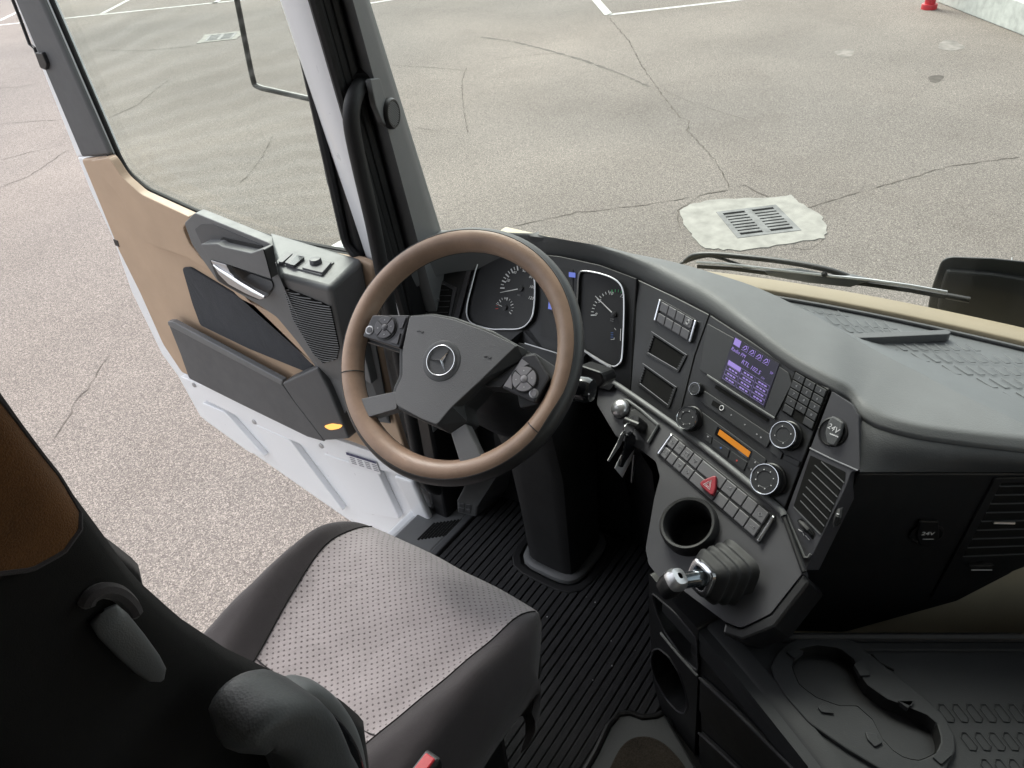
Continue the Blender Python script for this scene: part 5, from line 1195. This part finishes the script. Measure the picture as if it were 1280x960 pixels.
grid('bellows', rows, M['rubber'], gear, closed=True, angle=80)
grid('collar', [ringrow(gb + gax * (gL + h), g1, g2, s, s, 24, 4) for h, s in ((.0, .026), (.006, .026), (.008, .023), (.0075, .017), (.003, .015))], M['chrome'], gear, closed=True)
tipp = gb + gax * (gL + .058)
tube('shaft', [gb + gax * gL, lerp(gb + gax * gL, tipp, .5), tipp], [.0155, .0125, .0135], plastic('dark_chrome', (.16, .18, .2), .12, 300, 0, .05, metal=.9), gear, n=20)
kd_ = unit(g2 * .9 + g1 * .35)
if kd_[2] > 0: kd_ = -kd_
kc = tipp + gax * .004
grid('knob', [ringrow(kc - kd_ * .018 + kd_ * h, gax, np.cross(kd_, gax), a, b, 20, 3.5) for h, a, b in ((-.001, .004, .005), (.0, .011, .013), (.006, .0145, .0165), (.030, .0155, .018), (.044, .013, .016), (.047, .004, .005))], M['black'], gear, closed=True)
grid('knob_cap', [ringrow(kc - kd_ * .0185 + kd_ * h, gax, np.cross(kd_, gax), a, b, 20, 3.5) for h, a, b in ((-.0022, .004, .005), (-.001, .0115, .0135), (.006, .0152, .0172), (.016, .0158, .018), (.0165, .0150, .017))], M['satin'], gear, closed=True)
# ------------------------------------------------------------------ keys in the ignition
keys = thing('key_bunch', PB(*zk(385, 455), .03), 'bunch of keys with a pale tag hanging from the ignition', 'keys')
kc0 = PB(*zk(400, 470), .034)
tube('key_bow', [PB(*zk(330, 455), .036), PB(*zk(420, 490), .036)], [.0075, .0065], M['black'], keys, n=12)
rg = [at(*zk(x, y), Y=kc0[1] + .004) for x, y in ((345, 478), (322, 500), (315, 540), (335, 560), (372, 545), (390, 510), (375, 482))]
tube('key_ring', spline(rg, 4, True), .0012, M['chrome'], keys, n=6, closed=True)
def flatp(nm, px, Y, th, mat, bev=.0008): return prism_pts(nm, [at(*zk(x, y), Y=Y) for x, y in px], (.2 * th, th, 0), mat, keys, bev=bev)
flatp('paper_tag', [(325, 640), (395, 640), (370, 720), (310, 838), (258, 775)], kc0[1] + .006, .0012, plastic('tag_card', (.5, .5, .52), .5, 300, 0, .05))
flatp('key_fob', [(345, 555), (375, 535), (400, 560), (405, 625), (330, 740), (315, 770), (298, 772), (315, 690), (330, 640)], kc0[1] - .002, .006, M['gloss'], .002)
flatp('key_blade', [(325, 520), (335, 540), (300, 620), (222, 732), (212, 728), (275, 610), (300, 550)], kc0[1] + .010, .002, M['steel'])
flatp('spare_key', [(385, 690), (400, 684), (390, 800), (375, 875), (370, 868), (378, 780)], kc0[1] + .012, .002, M['steel'])
# ------------------------------------------------------------------ driver's seat
YC = .715
seat = thing('driver_seat', (.4, YC, FZ), 'grey and charcoal cloth driver seat with folded armrest', 'seat')
def sm(x, a, b): t = min(1, max(0, (x - a) / (b - a))); return t * t * (3 - 2 * t)
XF, XR = .690, .20
def half(x): return .1 + .095 * sm(x, .15, .62)            # half width of the perforated centre panel
def top(x, y):
    """height of the cushion's upper surface"""
    d = abs(y - YC); hw = half(x)
    z = 1.618 + .022 * sm(x, .25, .5) - .075 * max(0, (x - .56) / .13) ** 2.2
    b = sm(d, hw - .02, hw + .05) * .042 * (1 - sm(x, .52, .72) * .85)
    e = max(0, (d - .205) / .055); b -= .075 * e ** 2.2
    # sag where people sit, small wrinkles
    z -= .014 * math.exp(-((x - .40) / .13) ** 2 - (d / .11) ** 2)
    z -= .004 * math.exp(-((x - .37 - .25 * (y - YC)) / .012) ** 2) * sm(abs(y - YC), .16, .05) * .6
    z += .0022 * math.sin(31 * x + 19 * y) * math.sin(23 * y - 11 * x) + .0011 * math.sin(57 * x - 40 * y)
    return z + b
def xfront(y): d = abs(y - YC); return XF + .016 - .9 * max(0, d - .05) ** 2 - 9.0 * max(0, d - .15) ** 2
nx, ny = 40, 16
def patch(name, ya, yb, mat, m=ny, down=None, sgn=0):
    rows = []
    for i in range(nx + 1):
        s = i / nx; row = []
        for j in range(m + 1):
            t_ = j / m; x0 = XR + (XF - XR) * s
            y = ya(x0) + (yb(x0) - ya(x0)) * t_
            x = XR + (xfront(y) - XR) * s
            row.append(np.array([x, y, top(x, y)]))
        rows.append(row)
    # front roll
    last = rows[-1]
    for dx, dz in ((.010, -.016), (.014, -.04), (.010, -.075), (-.01, -.11)):
        rows.append([p + np.array([dx, 0, dz]) for p in last])
    if sgn:      # side roll of a bolster
        for r in rows:
            e = r[-1] if sgn > 0 else r[0]
            ex = [e + np.array([0, sgn * .006, -.02]), e + np.array([0, sgn * .004, -.055]), e + np.array([-.004, -sgn * .012, -.11]), e + np.array([-.008, -sgn * .03, -.15])]
            if sgn > 0: r.extend(ex)
            else: r[:0] = ex[::-1]
    return grid(name, rows, mat, seat, angle=80)
patch('centre_panel', lambda x: YC - half(x), lambda x: YC + half(x), M['centre'], 22)
OW = .258
patch('bolster', lambda x: YC + half(x), lambda x: YC + OW, M['bolster'], 14, sgn=1)
patch('bolster', lambda x: YC - OW, lambda x: YC - half(x), M['bolster'], 14, sgn=-1)
for sg in (-1, 1):
    pts = []
    for i in range(25):
        x0 = XR + (XF - XR) * i / 24; y = YC + sg * half(x0); x = XR + (xfront(y) - XR) * i / 24; pts.append((x, y, top(x, y) + .0004))
    tube('seam_piping', pts, .0016, M['backcloth'], seat, n=6)
pts = [(.335 + .03 * (y - YC) * -1, y, top(.335, y) + .0003) for y in np.linspace(YC - half(.335), YC + half(.335), 14)]
tube('cross_seam', pts, .0011, M['bolster'], seat, n=5)
box('cushion_frame', (.16, YC - .215, 1.43), (.66, YC + .215, 1.53), M['backcloth'], seat, bev=.02)
box('seat_base', (.14, YC - .19, FZ + .002), (.56, YC + .19, 1.43), M['black'], seat, bev=.02)
# backrest: a deep shell whose side wings run forward into the cushion
ZB = [1.60, 1.74, 1.80, 1.861, 1.933, 2.024, 2.135, 2.197, 2.262, 2.32, 2.387, 2.477, 2.64]
XB = [.235, .262, .276, .287, .265, .221, .172, .151, .136, .131, .124, .117, .112]
def fx(z): return float(np.interp(z, ZB, XB)) + .004
def rx(z): return .0 - .10 * sm(-z, -2.2, -1.7) - .02
EXP = 7.0
def hwid(z): return .260 - .004 * sm(z, 2.1, 2.5) - .09 * sm(z, 2.55, 2.66)
def bsec(z):
    e = sm(z, 2.52, 2.66); f, r = fx(z) - .05 * e, rx(z) + .03 * e; return (f + r) / 2, (f - r) / 2, hwid(z)
rows = []
for z in np.linspace(1.56, 2.65, 56):
    cx_, hx, hw = bsec(z); row = []
    for j in range(72):
        a = 2 * math.pi * j / 72; ca, sa = math.cos(a), math.sin(a); s = (abs(ca) ** EXP + abs(sa) ** EXP) ** (-1 / EXP)
        px, py = cx_ + hx * ca * s, hw * sa * s
        if ca > 0: px -= (fx(z) - .085) * (1 - sm(abs(py), .13, .235)) * (ca ** .5 if ca > 0 else 0)
        py += .004 * math.sin(16 * z) * (1 if py > 0 else -1)
        row.append(np.array([px, YC + py, z]))
    rows.append(row)
cen = sum(rows[-1]) / 72; rows.append([lerp(p, cen, .6) + np.array([0, 0, .012]) for p in rows[-1]]); rows.append([lerp(p, cen, .97) + np.array([0, 0, .015]) for p in rows[-2]])
grid('backrest', rows, M['backcloth'], seat, closed=True, angle=80)
def side_y(u, v, off=.003):
    """the point of the backrest's shell behind a picture position"""
    d = ray(u, v)
    for k in range(900):
        p = CAM + d * (.25 + k * .001); z = p[2]
        if z < 1.56 or z > 2.65: continue
        cx_, hx, hw = bsec(z)
        if abs((p[0] - cx_) / hx) ** EXP + abs((p[1] - .004 * math.sin(16 * z) * (1 if p[1] > YC else -1) - YC) / hw) ** EXP < 1:
            lo, hi = .25 + (k - 1) * .001, .25 + k * .001
            for _ in range(9):
                md = (lo + hi) / 2; p = CAM + d * md; z = p[2]; cx_, hx, hw = bsec(z)
                if abs((p[0] - cx_) / hx) ** EXP + abs((p[1] - .004 * math.sin(16 * z) * (1 if p[1] > YC else -1) - YC) / hw) ** EXP < 1: hi = md
                else: lo = md
            return CAM + d * (lo - off)
    return None
# warm light painted as a brown patch on the backrest's upper right side
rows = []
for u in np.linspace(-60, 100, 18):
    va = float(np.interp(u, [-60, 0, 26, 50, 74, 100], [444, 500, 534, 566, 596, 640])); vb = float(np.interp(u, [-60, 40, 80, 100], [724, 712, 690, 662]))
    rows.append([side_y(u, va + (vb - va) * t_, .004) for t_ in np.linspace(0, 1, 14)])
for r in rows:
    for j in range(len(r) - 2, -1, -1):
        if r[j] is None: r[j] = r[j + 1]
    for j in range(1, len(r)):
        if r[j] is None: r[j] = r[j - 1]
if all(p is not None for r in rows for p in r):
    grid('warm_glow_patch', rows, M['brown'], seat, angle=80)
    tube('panel_seam_or_glow_edge', [r[0] for r in rows] + rows[-1][1:] + [r[-1] for r in rows[-2::-1]], .0018, M['bolster'], seat, n=6)  # edging round the painted glow
# recline lever in its bay
la, lb_ = side_y(128, 764), side_y(196, 838)
out = np.array([-.25, -.9, .3]); out = unit(out); tg = unit(lb_ - la); sd_ = unit(np.cross(tg, out)); LL = np.linalg.norm(lb_ - la)
grid('recline_lever', [ringrow(la + tg * LL * t_ + out * h, sd_, out, a, b, 20, 2.6) for t_, h, a, b in ((-.03, .004, .002, .002), (.0, .005, .010, .005), (.15, .008, .0115, .007), (.45, .011, .0110, .0075), (.75, .012, .0095, .007), (.95, .011, .007, .005), (1.02, .014, .002, .002))], M['greyd'], seat, closed=True, angle=80)
bay = [side_y(u, v, .004) for u, v in ((106, 760), (112, 746), (128, 738), (148, 742), (164, 757), (170, 772))]
tube('lever_bay_rim', spline(bay, 3), [.002] + [.006] * 14 + [.002], M['bolster'], seat, n=8)
# folded armrest on the near side
aP = [(at(296, 915, Y=.395), .028, .017), (at(313, 896, Y=.395), .032, .021), (at(338, 888, Y=.395), .035, .024), (at(364, 902, Y=.395), .036, .025), (at(388, 950, Y=.395), .036, .026), (at(405, 1000, Y=.395), .036, .033), (at(425, 1080, Y=.395), .04, .034)]
_c = spline([q[0] for q in aP], 4); _t = np.linspace(0, len(aP) - 1, len(_c))
aP = [(c, float(np.interp(t, range(len(aP)), [q[1] for q in aP])), float(np.interp(t, range(len(aP)), [q[2] for q in aP]))) for c, t in zip(_c, _t)]
rows = []
for i, (p, a, b) in enumerate(aP):
    q0 = aP[max(i - 1, 0)][0]; q1 = aP[min(i + 1, len(aP) - 1)][0]; tg = unit(q1 - q0); e_y = np.array([0, 1.0, 0]); e_n = unit(np.cross(tg, e_y))
    rows.append(ringrow(p, e_y, e_n, a, b, 28, 4.5))
rows.insert(0, [lerp(p, aP[0][0], .6) - unit(aP[1][0] - aP[0][0]) * .010 for p in rows[0]]); rows.insert(0, [lerp(p, aP[0][0], .97) - unit(aP[1][0] - aP[0][0]) * .013 for p in rows[1]])
grid('armrest', rows, M['soft2'], seat, closed=True, angle=80)
hg = spline([at(u, v, Y=.425) for u, v in ((356, 868), (372, 862), (392, 868), (412, 886), (428, 912), (438, 945), (446, 1000))], 4)
grid('armrest_hinge', [ringrow(p, np.array([0, 1.0, 0]), unit(np.cross(unit(hg[min(i + 1, len(hg) - 1)] - hg[max(i - 1, 0)]), (0, 1, 0))), .016, .010 if 0 < i < len(hg) - 1 else .003, 16, 3) for i, p in enumerate(hg)], M['grey'], seat, closed=True, angle=80)
grid('armrest_cover', [ringrow(p + np.array([-.012, .0, -.014]), np.array([0, 1.0, 0]), unit(np.cross(unit(hg[min(i + 1, len(hg) - 1)] - hg[max(i - 1, 0)]), (0, 1, 0))), .024, .014 if 0 < i < len(hg) - 1 else .003, 16, 3) for i, p in enumerate(hg)], M['gloss'], seat, closed=True, angle=80)
bk = at(530, 957, Y=.44)
buck = thing('belt_buckle', bk, 'red release button of the seat belt buckle at the cushion edge', 'seat belt')
prism_pts('buckle_body', [bk + np.array(p) for p in ((-.02, -.012, .0), (.02, -.012, 0), (.02, .012, 0), (-.02, .012, 0))], (0, 0, -.09), M['black'], buck, bev=.004)
prism_pts('release_button', [bk + np.array(p) for p in ((-.014, -.008, .003), (.014, -.008, .003), (.014, .008, .003), (-.014, .008, .003))], (0, 0, -.004), M['red'], buck, bev=.002)
# ------------------------------------------------------------------ ribbed floor mat
matt = thing('floor_mat', at(715, 800, Z=FZ), 'black ribbed carpet mat on the cab floor round the steering column', 'floor mat')
FPn = Plane((0, 0, FZ), (0, 0, 1), (1, 0, 0))
mz = FZ + .008
y0, y1 = .36, 1.035
prism_pts('mat_base', [(.15, y0, mz), (1.36, y0, mz), (1.36, y1, mz), (.15, y1, mz)], (0, 0, -.007), M['black'], matt, bev=.001)
n = 36; pit = (y1 - y0) / n
bx0, bx1, by0, by1 = bc[0] - .112, bc[0] + .12, bc[1] - .102, bc[1] + .102
mesh_cache = {}
for i in range(n):
    y = y0 + pit * (i + .5); wv = [random.uniform(-.0006, .0006) for _ in range(2)]
    segs = [(.15, 1.36)]
    if by0 < y < by1: segs = [(.15, bx0 + .03 * abs((y - bc[1]) / .12) ** 4), (bx1, 1.36)]
    for a, b in segs:
        h = .006 + random.uniform(-.0008, .0008)
        prism_pts('mat_rib', [(a, y - pit * .415, mz + h), (b, y - pit * .415 + wv[0], mz + h), (b, y + pit * .415 + wv[1], mz + h), (a, y + pit * .415, mz + h)], (0, 0, -h), M['mat'], matt, bev=.0018)
ring_pts('column_cutout', [(p[0], p[1], mz + .009) for p in ringrow((bc[0], bc[1], 0), X1, Y1, .125, .115, 28, 4)], [(p[0], p[1], mz + .009) for p in ringrow((bc[0], bc[1], 0), X1, Y1, .106, .096, 28, 4)], (0, 0, -.008), M['rubber'], matt, bev=.003)
for u, v, s in ((744, 753, .0016), (765, 832, .0018), (764, 801, .001), (684, 771, .0016), (733, 746, .001), (741, 850, .0012), (794, 813, .0008)):
    c = at(u, v, Z=mz + .0075); lathe('crumb', c, (0, 0, 1), [(0, -.001), (s, -.001), (s * .7, s * .8), (0, s)], M['mark'], matt, n=5)
# heel piece beside the console: moulded plastic with a carpet inlay
hp = thing('tunnel_carpet', at(800, 930, Z=FZ), 'grey moulded floor panel with dark brown carpet inlay by the console', 'floor panel')
def zm(x, y): return (580 + x / 4, 800 + y / 4)
prism('panel', [zm(585, 680), zm(660, 560), zm(720, 430), zm(770, 370), zm(830, 362), zm(890, 385), zm(960, 380), zm(1000, 360), zm(1200, 700), zm(1100, 900), zm(560, 900)], FPn, .026, .022, M['soft2'], hp, r=.01, bev=.006, seg=3)
tube('panel_lip', [FPn(*zm(x, y), .026) for x, y in ((585, 690), (660, 560), (722, 430), (772, 372), (830, 364), (890, 386), (960, 380), (990, 366))], .007, M['black'], hp, n=8)
prism('carpet_inlay', [zm(690, 720), zm(740, 610), zm(790, 520), zm(850, 480), zm(930, 478), zm(1000, 510), zm(1080, 590), zm(1150, 700), zm(1100, 880), zm(660, 880)], FPn, .031, .006, M['carpet'], hp, r=.02, bev=.003)
# ------------------------------------------------------------------ foot rest
fr = thing('foot_rest', at(610, 640, Z=FZ), 'worn grey ribbed foot rest between sill plate and column', 'foot rest')
def z6(x, y): return (520 + x / 6.4, 580 + y / 6.4)
A, B, C_, D_ = at(*z6(335, 300), Z=1.24), at(*z6(400, 150), Z=1.42), at(*z6(660, 68), Z=1.44), at(*z6(492, 330), Z=1.24)
a2, d2_ = at(*z6(330, 385), Z=1.17), at(*z6(482, 420), Z=1.17)
bk_ = np.array([.07, 0, -.02])
vs = [A, B, C_, D_, a2, d2_, D_ + np.array([.13, -.0, -.06]), C_ + np.array([.07, 0, 0]), B + np.array([.07, 0, 0]), d2_ + np.array([.14, 0, -.01]), a2 + np.array([.14, 0, -.01])]
mk('block', vs, [[0, 1, 2, 3], [4, 0, 3, 5], [3, 2, 7, 6], [5, 3, 6, 9], [1, 8, 7, 2], [0, 4, 10, 8, 1], [10, 9, 6, 7, 8]], M['grey'], fr, bev=.004, seg=2)
nf = unit(np.cross(B - A, D_ - A)); nf = nf if nf[0] < 0 else -nf
for i in range(16):
    s = (i + .5) / 16; p, q = lerp(A, D_, s) + nf * .001, lerp(B, C_, s) + nf * .001; e = unit(D_ - A) * .0022
    prism_pts('tread_rib', [p - e, p + e, q + e, q - e], -nf * .002 + nf * .003, M['grey'], fr, bev=0)
for k in range(2):
    for j in range(2): prism_pts('tread_pad', [lerp(lerp(a2, A, .15 + .42 * j + d), lerp(d2_, D_, .15 + .42 * j + d), .08 + .34 * k + s) + nf * .002 for s, d in ((0, 0), (.26, 0), (.26, .36), (0, .36))], -nf * .003, M['greyd'], fr, bev=.0008)
# ------------------------------------------------------------------ wiper outside the glass
wp = thing('windscreen_wiper', at(1000, 345, X=1.53), 'black windscreen wiper arm and blade parked along the glass base', 'wiper')
def W(u, v, X=1.525): return at(u, v, X=X)
def zw(x, y): return (800 + x / 2.667, y / 2.667)
tube('wiper_arm', spline([W(*zw(x, y)) for x, y in ((150, 872), (180, 852), (240, 848), (330, 855), (450, 868), (560, 885), (640, 903), (720, 930), (800, 948), (960, 975), (1100, 1000))], 3), .0062, M['black'], wp, n=10)
tube('washer_hose', spline([W(*zw(x, y)) for x, y in ((135, 878), (200, 858), (245, 855), (320, 878), (420, 912), (500, 920))], 3), .0035, M['black'], wp, n=8)
bl_ = [W(*zw(x, y), 1.515) for x, y in ((190, 888), (300, 895), (420, 910), (520, 922), (640, 936), (760, 948), (900, 968), (1020, 990))]
rows = [[p + np.array([0, 0, dz]) + np.array([dx, 0, 0]) for p in bl_] for dx, dz in ((0, .004), (.008, .002), (.008, -.003), (0, -.005), (0, .004))]
grid('wiper_blade', rows, M['rubber'], wp, angle=40)
tube('blade_spine', [p + np.array([-.003, 0, .012]) for p in bl_], .003, M['steel'], wp, n=6)
prism_pts('blade_bracket', [W(*zw(x, y), 1.51) for x, y in ((410, 905), (520, 905), (620, 925), (700, 925), (760, 940), (700, 960), (560, 945), (430, 922))], (.02, 0, 0), M['greyd'], wp, bev=.004)
lathe('nozzle', W(1031, 343, 1.51), (-1, 0, .6), [(0, 0), (.006, 0), (.006, .008), (0, .01)], M['black'], wp, n=10)
# ------------------------------------------------------------------ front mirror outside
fm = thing('front_mirror', at(1230, 380, X=1.62), 'black rounded housing of the front mirror outside the windscreen', 'mirror')
hp_ = [at(u, v, X=1.60) for u, v in ((1159, 386), (1164, 360), (1176, 326), (1186, 320), (1240, 322), (1300, 328), (1420, 342), (1420, 450), (1300, 425))]
prism_pts('housing', rounded(hp_, [.01, .01, .02, .02, .0, 0, .02, .02, 0], 4), (.07, 0, -.04), plastic('mirror_black', (.010, .0105, .012), .32, 500, .05, .1), fm, bev=.018, seg=5)
hp2 = [at(u, v, X=1.592) for u, v in ((1170, 388), (1176, 356), (1182, 337), (1240, 342), (1420, 372), (1420, 450), (1300, 425))]
prism_pts('back_shell', hp2, (.03, 0, 0), M['black'], fm, bev=.008, seg=3)
tube('housing_seam', [at(1265, 322, X=1.615), at(1264, 332, X=1.605)], .0012, M['mark'], fm, n=5)
tube('mirror_arm', [at(1300, 400, X=1.66), at(1310, 460, X=1.66), np.array([1.58, -.2, 1.5])], .016, M['black'], fm, n=10)
